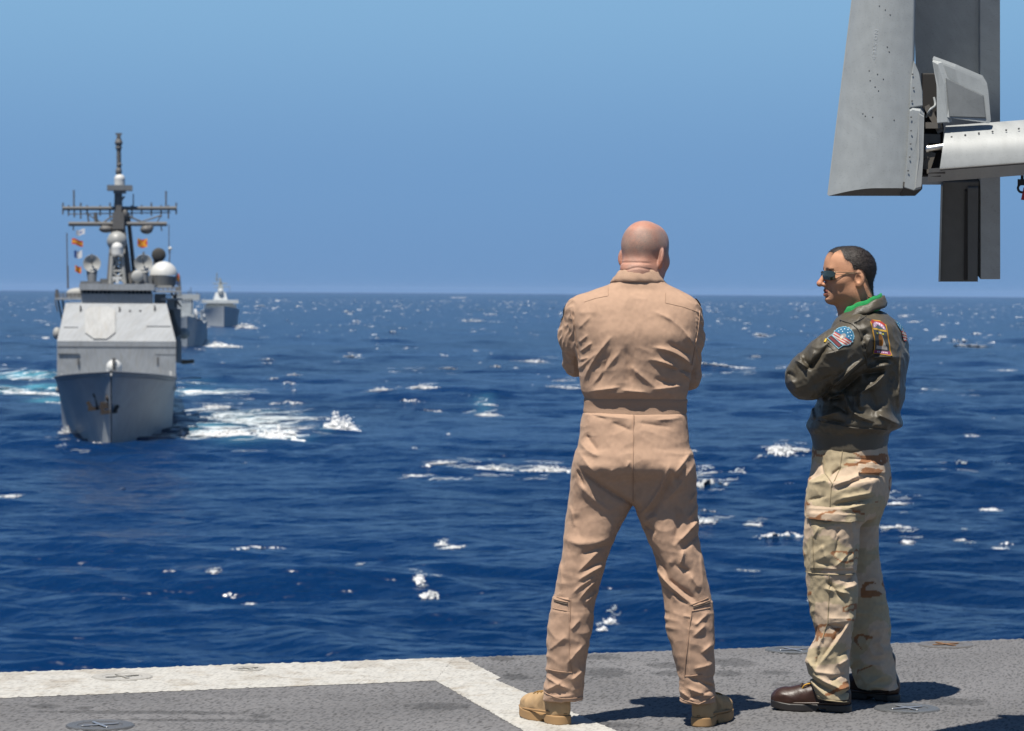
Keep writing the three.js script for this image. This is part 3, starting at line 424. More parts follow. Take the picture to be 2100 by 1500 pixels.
{ // foam thrown up by the ships
  const out = [];
  nearFoam(out, 535, 902, 150, 32, { depth: 8, high: .8, many: 2.2, size: .2, rough: 1.0, cut: .24, tone: .82 }); nearFoam(out, 568, 894, 84, 30, { depth: 6, high: .8, many: 1.6, size: .2, tone: .82 }); nearFoam(out, 470, 893, 100, 14, { depth: 6, high: .6, many: 1.6 }); streaks(out, 430, 600, 884, 904, 80, 59, 6, .3, .62, .05);
  nearFoam(out, 697, 872, 72, 42, { depth: 6, high: .95, many: 2.4, size: .2, rough: 1.1, cut: .28, tone: .82 }); nearFoam(out, 628, 884, 70, 10, { depth: 3, high: .8 }); nearFoam(out, 415, 893, 70, 9, { depth: 4, high: .8 });
  streaks(out, 400, 600, 850, 886, 130, 51, 11, .30, .50, .16); streaks(out, 450, 610, 846, 870, 60, 52, 13, .26, .50, .2); streaks(out, 390, 500, 880, 896, 30, 53, 8, .3, .6, .1);
  nearFoam(out, 425, 812, 110, 12, { depth: 14, high: .4, tone: .72 }); streaks(out, 375, 480, 800, 822, 40, 54, 10, .5, .62, .1); nearFoam(out, 438, 834, 58, 11, { depth: 6, high: .6 }); streaks(out, 375, 425, 783, 792, 12, 55, 9, .6, .5, .1); streaks(out, 470, 520, 800, 812, 10, 56, 7, .3, .55, .1);
  nearFoam(out, 445, 706, 76, 14, { depth: 10, high: .9, many: 1.6, size: .26 }); nearFoam(out, 480, 711, 34, 6, { depth: 6 }); nearFoam(out, 505, 670, 50, 10, { depth: 8, high: .9, many: 1.4, size: .26 }); nearFoam(out, 422, 671, 18, 6, { depth: 6, high: .9 });
  nearFoam(out, 95, 822, 60, 6, { depth: 5, high: .6 }); streaks(out, 0, 118, 798, 812, 40, 57, 10, .5, .6, .05); streaks(out, 0, 116, 764, 782, 26, 58, 12, .5, .5, .05); nearFoam(out, 60, 806, 110, 5, { depth: 8, flat: true, tone: .6 });
  nearFoam(out, 155, 912, 70, 9, { depth: 4 }); nearFoam(out, 110, 908, 54, 7, { depth: 4 }); nearFoam(out, 136, 896, 40, 24, { depth: 4, high: .9, many: 1.4, tone: .6 }); nearFoam(out, 195, 907, 60, 6, { depth: 3, high: .5 }); nearFoam(out, 378, 900, 30, 9, { depth: 3 }); nearFoam(out, 345, 896, 60, 6, { depth: 3, high: .5 }); nearFoam(out, 372, 886, 20, 14, { depth: 4, high: .9, tone: .6 });
  tag(mesh('bow_wave_foam', mergeGeometries(out), foamMat), 'white bow waves and wake foam beside the steaming ships', null, { kind: 'stuff' });
}
// ---------------------------------------------------------------- sculpting: distance fields and their meshes
// naive surface nets over a box; far blocks are skipped
function nets(f, lo, hi, cell, opt = {}) {
  const B = 6, nx = Math.ceil((hi[0] - lo[0]) / cell / B) * B + 1, ny = Math.ceil((hi[1] - lo[1]) / cell / B) * B + 1, nz = Math.ceil((hi[2] - lo[2]) / cell / B) * B + 1;
  const D = new Float32Array(nx * ny * nz).fill(1), half = B * cell * .5, far = half * 1.7321 * (opt.safe ?? 1.5) + cell;
  const id = (i, j, k) => (k * ny + j) * nx + i;
  const live = [];
  for (let k = 0; k < nz - 1; k += B) for (let j = 0; j < ny - 1; j += B) for (let i = 0; i < nx - 1; i += B) {
    const d = f(lo[0] + i * cell + half, lo[1] + j * cell + half, lo[2] + k * cell + half);
    if (Math.abs(d) > far) { const s = d > 0 ? 1 : -1; for (let c = 0; c <= B; c++) for (let b = 0; b <= B; b++) for (let a = 0; a <= B; a++) { const q = id(i + a, j + b, k + c); if (D[q] === 1 || s < 0) D[q] = s; } } else live.push(i, j, k);
  }
  const done = new Uint8Array(D.length);
  for (let l = 0; l < live.length; l += 3) { const [i, j, k] = [live[l], live[l + 1], live[l + 2]];
    for (let c = 0; c <= B; c++) for (let b = 0; b <= B; b++) for (let a = 0; a <= B; a++) { const q = id(i + a, j + b, k + c); if (!done[q]) { done[q] = 1; D[q] = f(lo[0] + (i + a) * cell, lo[1] + (j + b) * cell, lo[2] + (k + c) * cell); } } }
  const idx = new Int32Array(D.length).fill(-1), P = [];
  for (let l = 0; l < live.length; l += 3) { for (let c = 0; c < B; c++) for (let b = 0; b < B; b++) for (let a = 0; a < B; a++) {
    const i = live[l] + a, j = live[l + 1] + b, k = live[l + 2] + c; let sx = 0, sy = 0, sz = 0, n = 0;
    const v = [D[id(i, j, k)], D[id(i + 1, j, k)], D[id(i, j + 1, k)], D[id(i + 1, j + 1, k)], D[id(i, j, k + 1)], D[id(i + 1, j, k + 1)], D[id(i, j + 1, k + 1)], D[id(i + 1, j + 1, k + 1)]];
    let neg = 0; for (let q = 0; q < 8; q++) if (v[q] < 0) neg++;
    if (neg === 0 || neg === 8) continue;
    for (let e = 0; e < 12; e++) { const [p, q] = NET_EDGES[e]; if ((v[p] < 0) !== (v[q] < 0)) { const t = v[p] / (v[p] - v[q]); sx += lerp(p & 1, q & 1, t); sy += lerp(p >> 1 & 1, q >> 1 & 1, t); sz += lerp(p >> 2, q >> 2, t); n++; } }
    idx[id(i, j, k)] = P.length / 3; P.push(lo[0] + (i + sx / n) * cell, lo[1] + (j + sy / n) * cell, lo[2] + (k + sz / n) * cell);
  } }
  const I = [], quad = (a, b, c, d, flip) => { if (a < 0 || b < 0 || c < 0 || d < 0) return; flip ? I.push(a, c, b, a, d, c) : I.push(a, b, c, a, c, d); };
  for (let l = 0; l < live.length; l += 3) for (let c = 0; c < B; c++) for (let b = 0; b < B; b++) for (let a = 0; a < B; a++) {
    const i = live[l] + a, j = live[l + 1] + b, k = live[l + 2] + c, s = D[id(i, j, k)] < 0;
    if (j && k && s !== (D[id(i + 1, j, k)] < 0)) quad(idx[id(i, j - 1, k - 1)], idx[id(i, j, k - 1)], idx[id(i, j, k)], idx[id(i, j - 1, k)], !s);
    if (i && k && s !== (D[id(i, j + 1, k)] < 0)) quad(idx[id(i - 1, j, k - 1)], idx[id(i - 1, j, k)], idx[id(i, j, k)], idx[id(i, j, k - 1)], !s);
    if (i && j && s !== (D[id(i, j, k + 1)] < 0)) quad(idx[id(i - 1, j - 1, k)], idx[id(i, j - 1, k)], idx[id(i, j, k)], idx[id(i - 1, j, k)], !s);
  }
  const g = new THREE.BufferGeometry(), n = P.length / 3, N = new Float32Array(P.length), h = cell * .6;
  for (let q = 0; q < n; q++) {
    const x = P[q * 3], y = P[q * 3 + 1], z = P[q * 3 + 2];
    const gx = f(x + h, y, z) - f(x - h, y, z), gy = f(x, y + h, z) - f(x, y - h, z), gz = f(x, y, z + h) - f(x, y, z - h), m = Math.hypot(gx, gy, gz) || 1;
    N[q * 3] = gx / m; N[q * 3 + 1] = gy / m; N[q * 3 + 2] = gz / m;
  }
  g.setAttribute('position', new THREE.Float32BufferAttribute(P, 3)); g.setAttribute('normal', new THREE.BufferAttribute(N, 3)); g.setIndex(I);
  if (opt.color) { const C = new Float32Array(P.length); for (let q = 0; q < n; q++) { const c = opt.color(P[q * 3], P[q * 3 + 1], P[q * 3 + 2], N[q * 3], N[q * 3 + 1], N[q * 3 + 2]); C[q * 3] = c[0]; C[q * 3 + 1] = c[1]; C[q * 3 + 2] = c[2]; } g.setAttribute('color', new THREE.BufferAttribute(C, 3)); }
  const U = new Float32Array(n * 2); for (let q = 0; q < n; q++) { const nx2 = Math.abs(N[q * 3]), nz2 = Math.abs(N[q * 3 + 2]); U[q * 2] = P[q * 3] * 1 + P[q * 3 + 2] * (nx2 > nz2 ? 1 : .35); U[q * 2 + 1] = P[q * 3 + 1]; }
  g.setAttribute('uv', new THREE.BufferAttribute(U, 2));
  return g;
}
const NET_EDGES = [[0, 1], [2, 3], [4, 5], [6, 7], [0, 2], [1, 3], [4, 6], [5, 7], [0, 4], [1, 5], [2, 6], [3, 7]];
const smin = (a, b, k) => { const h = Math.max(k - Math.abs(a - b), 0) / k; return Math.min(a, b) - h * h * k * .25; };
const smax = (a, b, k) => -smin(-a, -b, k);
// tapered capsule; squash scales the z axis of the distance
const cone = (a, b, ra, rb) => { const ax = a[0], ay = a[1], az = a[2], bx = b[0] - ax, by = b[1] - ay, bz = b[2] - az, L = bx * bx + by * by + bz * bz; return (x, y, z) => { const px = x - ax, py = y - ay, pz = z - az; let t = L ? (px * bx + py * by + pz * bz) / L : 0; t = t < 0 ? 0 : t > 1 ? 1 : t; const dx = px - bx * t, dy = py - by * t, dz = pz - bz * t; return Math.sqrt(dx * dx + dy * dy + dz * dz) - (ra + (rb - ra) * t); }; };
const egg = (c, r) => { const m = Math.min(...r); return (x, y, z) => { const a = (x - c[0]) / r[0], b = (y - c[1]) / r[1], d = (z - c[2]) / r[2], k = Math.sqrt(a * a + b * b + d * d); const e = Math.sqrt((a / r[0]) ** 2 + (b / r[1]) ** 2 + (d / r[2]) ** 2); return e > 1e-9 ? k * (k - 1) / e : -m; }; };
// stack of cross-sections by height: rows [y, cx, cz, rx, rz front (+z), rz back (-z)], optional exponent and turn
function loft(rows, { n = 2.2, turn = 0, cap = .02 } = {}) {
  rows = rows.slice().sort((a, b) => a[0] - b[0]); const m = rows.length, y0 = rows[0][0], y1 = rows[m - 1][0], ct = Math.cos(turn), st = Math.sin(turn);
  const tan = rows.map((r, i) => r.map((v, q) => { const a = rows[Math.max(0, i - 1)], b = rows[Math.min(m - 1, i + 1)]; return (b[q] - a[q]) / (b[0] - a[0]); }));
  const out = new Float64Array(6);
  return (x, y, z) => {
    const yc = y < y0 ? y0 : y > y1 ? y1 : y; let i = 0; while (i < m - 2 && yc > rows[i + 1][0]) i++;
    const a = rows[i], b = rows[i + 1], h = b[0] - a[0], t = (yc - a[0]) / h, t2 = t * t, t3 = t2 * t, A = 2 * t3 - 3 * t2 + 1, Bq = t3 - 2 * t2 + t, Cq = -2 * t3 + 3 * t2, Dq = t3 - t2;
    for (let q = 1; q < 6; q++) out[q] = A * a[q] + Bq * h * tan[i][q] + Cq * b[q] + Dq * h * tan[i + 1][q];
    let dx = x - out[1], dz = z - out[2]; if (turn) { const e = dx * ct - dz * st; dz = dx * st + dz * ct; dx = e; }
    const rz = dz > 0 ? out[4] : out[5], ka = Math.abs(dx) / out[3], kb = Math.abs(dz) / rz, k = Math.pow(Math.pow(ka, n) + Math.pow(kb, n), 1 / n), len = Math.hypot(dx, dz);
    const d = k > 1e-6 ? len - len / k : -Math.min(out[3], rz);
    const e = Math.max(y - y1, y0 - y);
    return e < -cap * 2 ? d * .92 : smax(d * .92, e, cap);
  };
}
// folds of cloth: [x1, y1, x2, y2, width, height, bow] ridges (height > 0) and hollows seen from the side z > 0 (or given z sign)
const folds = (list) => { const L = list.map(([x1, y1, x2, y2, w, h, bow = 0]) => ({ x1, y1, dx: x2 - x1, dy: y2 - y1, w, h, bow, l2: (x2 - x1) ** 2 + (y2 - y1) ** 2, r: w * 3 }));
  return (x, y) => { let s = 0; for (const f of L) { let px = x - f.x1, py = y - f.y1; let t = (px * f.dx + py * f.dy) / f.l2; if (t < -.3 || t > 1.3) continue; const c = (py * f.dx - px * f.dy) / Math.sqrt(f.l2) - f.bow * 4 * t * (1 - t); if (c > f.r || c < -f.r) continue; const end = smoothstep(t, -.12, .22) * (1 - smoothstep(t, .72, 1.12)); const q = c / f.w; s += f.h * end * Math.exp(-1.55 * (Math.sqrt(q * q + .05) - .2236)); } return s; }; };
// the point of a distance field met by a ray
function meet(f, o, d, far = 1.2) { let t = 0; for (let i = 0; i < 160 && t < far; i++) { const v = f(o.x + d.x * t, o.y + d.y * t, o.z + d.z * t); if (v < .0004) return o.clone().addScaledVector(d, t); t += Math.max(.0006, v * .6); } return null; }
const slope = (f, p, h = .004) => V(f(p.x + h, p.y, p.z) - f(p.x - h, p.y, p.z), f(p.x, p.y + h, p.z) - f(p.x, p.y - h, p.z), f(p.x, p.y, p.z + h) - f(p.x, p.y, p.z - h)).normalize();
// a seam: a thin cord of doubled cloth lying on the field along points (x, y), met along direction d
function seam(f, pts, d = V(0, 0, -1), r = .0022, step = .012, from = .6) {
  const P = []; for (let i = 0; i < pts.length - 1; i++) { const [a, b] = [pts[i], pts[i + 1]], L = Math.hypot(b[0] - a[0], b[1] - a[1]), n = Math.max(1, Math.round(L / step)); for (let k = i ? 1 : 0; k <= n; k++) { const o = V(lerp(a[0], b[0], k / n), lerp(a[1], b[1], k / n), 0).addScaledVector(d, -from); if (a.length > 2) o.z += lerp(a[2], b[2], k / n); const p = meet(f, o, d, 1.6); if (p) P.push(p.addScaledVector(slope(f, p), r * .25)); } }
  if (P.length < 2) return null;
  return new THREE.TubeGeometry(new THREE.CatmullRomCurve3(P), P.length * 2, r, 5);
}
// a flat thing laid on the field: a grid of (s, t) in -1..1 carried by o + s*du + t*dv and dropped along d; lift gives its thickness
function applique(f, o, du, dv, d, nx, ny, lift, inside = null) {
  const pos = []; for (let j = 0; j <= ny; j++) for (let i = 0; i <= nx; i++) { const s = i / nx * 2 - 1, t = j / ny * 2 - 1; const q = o.clone().addScaledVector(du, s).addScaledVector(dv, t); let p = meet(f, q.clone().addScaledVector(d, -.25), d, .6); if (!p) p = q; pos.push(p.addScaledVector(slope(f, p, .012), lift)); }
  const P = [], U = [], I = [], keep = (k) => { const i = k % (nx + 1), j = (k / (nx + 1)) | 0; return !inside || inside(i / nx * 2 - 1, j / ny * 2 - 1); };
  pos.forEach((p, k) => { P.push(p.x, p.y, p.z); U.push((k % (nx + 1)) / nx, ((k / (nx + 1)) | 0) / ny); });
  for (let j = 0; j < ny; j++) for (let i = 0; i < nx; i++) { const a = j * (nx + 1) + i, b = a + 1, c = a + nx + 1, e = c + 1; if (keep(a) && keep(b) && keep(c) && keep(e)) I.push(a, b, e, a, e, c); }
  const g = new THREE.BufferGeometry(); g.setAttribute('position', new THREE.Float32BufferAttribute(P, 3)); g.setAttribute('uv', new THREE.Float32BufferAttribute(U, 2)); g.setIndex(I); g.computeVertexNormals(); return g;
}
// a head about its ear line: face along +z, up +y. opt: { turn, tilt, at, mouth }
function headField(o = {}) {
  const parts = [[egg([0, .036, -.003], [.0765, .089, .0945]), 0], [egg([0, .0, .03], [.0665, .085, .0665]), .03], [egg([0, -.062, .034], [.057, .049, .058]), .03], [egg([0, -.095, .071], [.026, .021, .021]), .025],
    [egg([.046, -.020, .052], [.023, .022, .025]), .025], [egg([-.046, -.020, .052], [.023, .022, .025]), .025], [egg([.050, -.062, .0], [.0145, .028, .028]), .03], [egg([-.050, -.062, .0], [.0145, .028, .028]), .03],
    [cone([-.034, .0255, .083], [.034, .0255, .083], .0115, .0115), .016], [egg([0, .06, .052], [.055, .05, .045]), .03]];
  const sockets = [egg([.032, .004, .104], [.019, .0125, .021]), egg([-.032, .004, .104], [.019, .0125, .021])];
  const balls = [egg([.0315, .003, .0775], [.0135, .0125, .0135]), egg([-.0315, .003, .0775], [.0135, .0125, .0135])];
  const nose = [cone([0, .019, .091], [0, -.031, .1175], .009, .0105), egg([0, -.0365, .1185], [.0122, .0115, .0120]), egg([.0125, -.0385, .1005], [.0085, .008, .0105]), egg([-.0125, -.0385, .1005], [.0085, .008, .0105])];
  const lipU = [cone([-.023, -.0665, .082], [-.004, -.0605, .0945], .0045, .0065), cone([.023, -.0665, .082], [.004, -.0605, .0945], .0045, .0065)];
  const lipL = [cone([-.020, -.0705, .082], [0, -.0775, .0925], .0045, .0075), cone([.020, -.0705, .082], [0, -.0775, .0925], .0045, .0075)];
  const slit = [cone([-.023, -.0675, .084], [0, -.0695, .098], .0016, .0034), cone([.023, -.0675, .084], [0, -.0695, .098], .0016, .0034)];
  const furrow = [cone([.019, -.036, .1], [.033, -.062, .086], .003, .003), cone([-.019, -.036, .1], [-.033, -.062, .086], .003, .003), egg([0, -.0865, .092], [.022, .004, .008])];
  const neck = cone([0, -.05, -.028], [0, -.19, -.05], o.neck ?? .057, (o.neck ?? .057) + .006), neck2 = cone([0, -.085, .01], [0, -.19, -.02], .038, .046);
  const ears = [1, -1].map((s) => { const rim = egg([.0, 0, 0], [.0095, .0325, .0185]), bowl = egg([.0095, .002, .004], [.0095, .0175, .0100]), lobe = egg([0, -.024, .006], [.0055, .010, .009]), dip = egg([.009, .019, -.001], [.0045, .006, .0105]);
    return (x, y, z) => { let X = x * s - .0795, Y = y + .006, Z = z + .012; const c = .965, q = .26; let y2 = Y * c + Z * q * .6, z2 = Z * c - Y * q * .6; const x2 = X * .86 + z2 * .5; z2 = z2 * .9 - X * .42; let d = smin(rim(x2, y2, z2), lobe(x2, y2, z2), .008); d = smax(d, -bowl(x2, y2, z2), .004); return smax(d, -dip(x2, y2, z2), .003); }; });
  return (x, y, z) => {
    let d = parts[0][0](x, y, z); if (d > .12) return Math.min(d, neck(x, y, z)) - .0; for (let i = 1; i < parts.length; i++) d = smin(d, parts[i][0](x, y, z), parts[i][1]);
    for (const s of sockets) d = smax(d, -s(x, y, z), .012);
    for (const s of balls) d = smin(d, s(x, y, z), .003);
    let nn = nose[0](x, y, z); for (let i = 1; i < 4; i++) nn = smin(nn, nose[i](x, y, z), .007); d = smin(d, nn, .009);
    for (const f of furrow) d = smax(d, -f(x, y, z), .008);
    for (const l of lipU) d = smin(d, l(x, y, z), .007); for (const l of lipL) d = smin(d, l(x, y, z), .007);
    for (const s of slit) d = smax(d, -s(x, y, z), .002);
    for (const e of ears) d = smin(d, e(x, y, z), .006);
    d = smin(d, neck(x, y, z), .028); d = smin(d, neck2(x, y, z), .03);
    if (o.extra) d = o.extra(d, x, y, z);
    return d;
  };
}
// a rolled collar: rows of [angle (0 = camera side), top y, top radius, bottom y, bottom radius] about (cx, cz), the cloth folded over its top edge
function collarGeo(rows, cx, cz, sz = 1, thick = .004, seg = 60) {
  const at = (t) => { let i = 0; while (i < rows.length - 2 && t > rows[i + 1][0]) i++; const a = rows[i], b = rows[i + 1], k = clamp((t - a[0]) / (b[0] - a[0]), 0, 1), s = k * k * (3 - 2 * k); return a.map((v, q) => lerp(v, b[q], s)); };
  const prof = 11;
  return grid(seg + 1, prof, (i, j) => {
    const t = lerp(rows[0][0], rows[rows.length - 1][0], i / seg), [, ty, tr, by, br, drop = .02] = at(t); let y, r; const k = j / (prof - 1);
    if (k < .35) { const q = k / .35; y = lerp(ty - .045, ty - .002, q); r = lerp(tr - .004, tr - .003, q); } else if (k < .55) { const q = (k - .35) / .2 * Math.PI; y = ty + .0035 * Math.sin(q); r = tr + thick * .5 - thick * Math.cos(q); } else if (k < .93) { const q = (k - .55) / .38; y = lerp(ty - .001, by, q); r = lerp(tr + thick * 1.5, br + .006, q) + .004 * Math.sin(q * 3.1); } else { const q = (k - .93) / .07; y = by - .0015 * Math.sin(q * 3.14); r = br + .006 - .009 * q; }
    const w = .0025 * n2(t * 2.3, k * 3); return [cx + Math.sin(t) * (r + w), y + .4 * w, cz + Math.cos(t) * (r + w) * sz, t * .1, y];
  });
}
// five-fingered hand: field in its own frame, fingers along +y, palm facing -z, thumb on +x side * s
function handField(s = 1, curl = .5) {
  const list = [[cone([0, -.02, 0], [0, .03, 0], .026, .03), .0], [cone([-.022 * s, .03, 0], [-.03 * s, .072, 0], .015, .012), .02], [cone([.0, .03, 0], [.02 * s, .08, 0], .017, .012), .02]];
  const fing = [[.030, .078, .070], [.010, .084, .080], [-.011, .081, .074], [-.030, .072, .058]];
  const F = []; for (const [x, y, L] of fing) { let p = [x * s, y - .004, 0], a = curl * .5; for (const k of [.45, .31, .24]) { const q = [p[0], p[1] + Math.cos(a) * L * k, p[2] - Math.sin(a) * L * k]; F.push(cone(p, q, .0094, .0084)); p = q; a += curl; } }
  { let p = [.026 * s, -.004, -.006], a = .9; for (const k of [.045, .034, .026]) { const q = [p[0] + Math.sin(a) * k * s, p[1] + Math.cos(a) * k, p[2] - .010]; F.push(cone(p, q, .0115, .0098)); p = q; a -= .3; } }
  return (x, y, z) => { let d = list[0][0](x, y, z * 1.7) / 1.5; for (let i = 1; i < list.length; i++) d = smin(d, list[i][0](x, y, z), .018); let e = 9; for (const f of F) e = Math.min(e, f(x, y, z)); return smin(d, e, .006); };
}
// moves a field: place, then turns about y, x, z
function placed(f, pos, ry = 0, rx = 0, rz = 0, scale = 1) { const m = new THREE.Matrix4().makeRotationFromEuler(new THREE.Euler(rx, ry, rz, 'YXZ')).setPosition(pos), e = m.invert().elements, k = 1 / scale; return (x, y, z) => f((e[0] * x + e[4] * y + e[8] * z + e[12]) * k, (e[1] * x + e[5] * y + e[9] * z + e[13]) * k, (e[2] * x + e[6] * y + e[10] * z + e[14]) * k) * scale; }
// boot: toe along +z, heel at z = 0, sole on y = 0; returns { upper, sole } fields
function bootFields({ len = .30, w = .105, sole = .03, toe = .062, shaft = .15, heel = .012 }) {
  const a = w / 2;
  const plan = (x, z, g) => { // signed distance to the outline of the sole
    const t = clamp((z - .03) / (len - .09), 0, 1), bx = .006 * Math.sin(t * 3.1), r = lerp(a * .80, a, smoothstep(t, .25, .8)) - .012 * Math.exp(-(((t - .42) / .22) ** 2)) + g; const zc = clamp(z, r * .9, len - r * 1.02); return Math.hypot(x - bx, z - zc) - r; };
  const soleF = (x, y, z) => { const d = plan(x, z, 0); const lift = .010 * smoothstep(z, len * .72, len), gap = z > .085 && z < len * .40 ? heel : 0; const v = Math.max(y - sole - lift, lift + gap * smoothstep(Math.abs(z - .085), 0, .006) - y); return smax(d, v, .005) * .9; };
  const vamp = cone([0, sole + .018, .045], [0, sole + .012, len - .055], a * .80, a * .80), toeE = egg([.003, sole + .012, len - .062], [a * .94, toe * .62, .062]), instep = cone([0, sole + .055, .06], [0, sole + .030, len * .60], .040, .034), shaftF = cone([0, sole + .05, .062], [0, sole + shaft, .058], .043, .041), heelE = egg([0, sole + .03, .050], [a * .76, .05, .048]);
  const upper = (x, y, z) => { let d = smin(vamp(x, y * 1.0, z), toeE(x, y, z), .02); d = smin(d, instep(x, y, z), .03); d = smin(d, shaftF(x, y, z), .025); d = smin(d, heelE(x, y, z), .02); d = smax(d, plan(x, z, -.004), .004); return smax(d, sole - .004 - y, .002) * .9; };
  return { upper, sole: soleF };
}
// ---------------------------------------------------------------- cloth textures
const weaveBump = texture(256, 256, (u, v) => .5 + .22 * Math.sin((u + v) * 2 * Math.PI * 40) + .2 * wrapNoise(u, v, 50, 4) + .1 * wrapNoise(u, v, 16, 9));
weaveBump.repeat.set(11, 11);
const creaseBump = texture(512, 512, (u, v) => { let s = 0, a = .55; for (const f of [5, 11, 23, 47]) { s += a * (1 - 2.2 * Math.abs(wrapNoise(u, v, f, f * 2))); a *= .52; } return .5 + .3 * s; });
creaseBump.repeat.set(3.1, 2.3);
const pores = texture(512, 512, (u, v) => .5 + .25 * wrapNoise(u, v, 40, 2) + .25 * wrapNoise(u, v, 95, 6)); pores.repeat.set(7, 7);
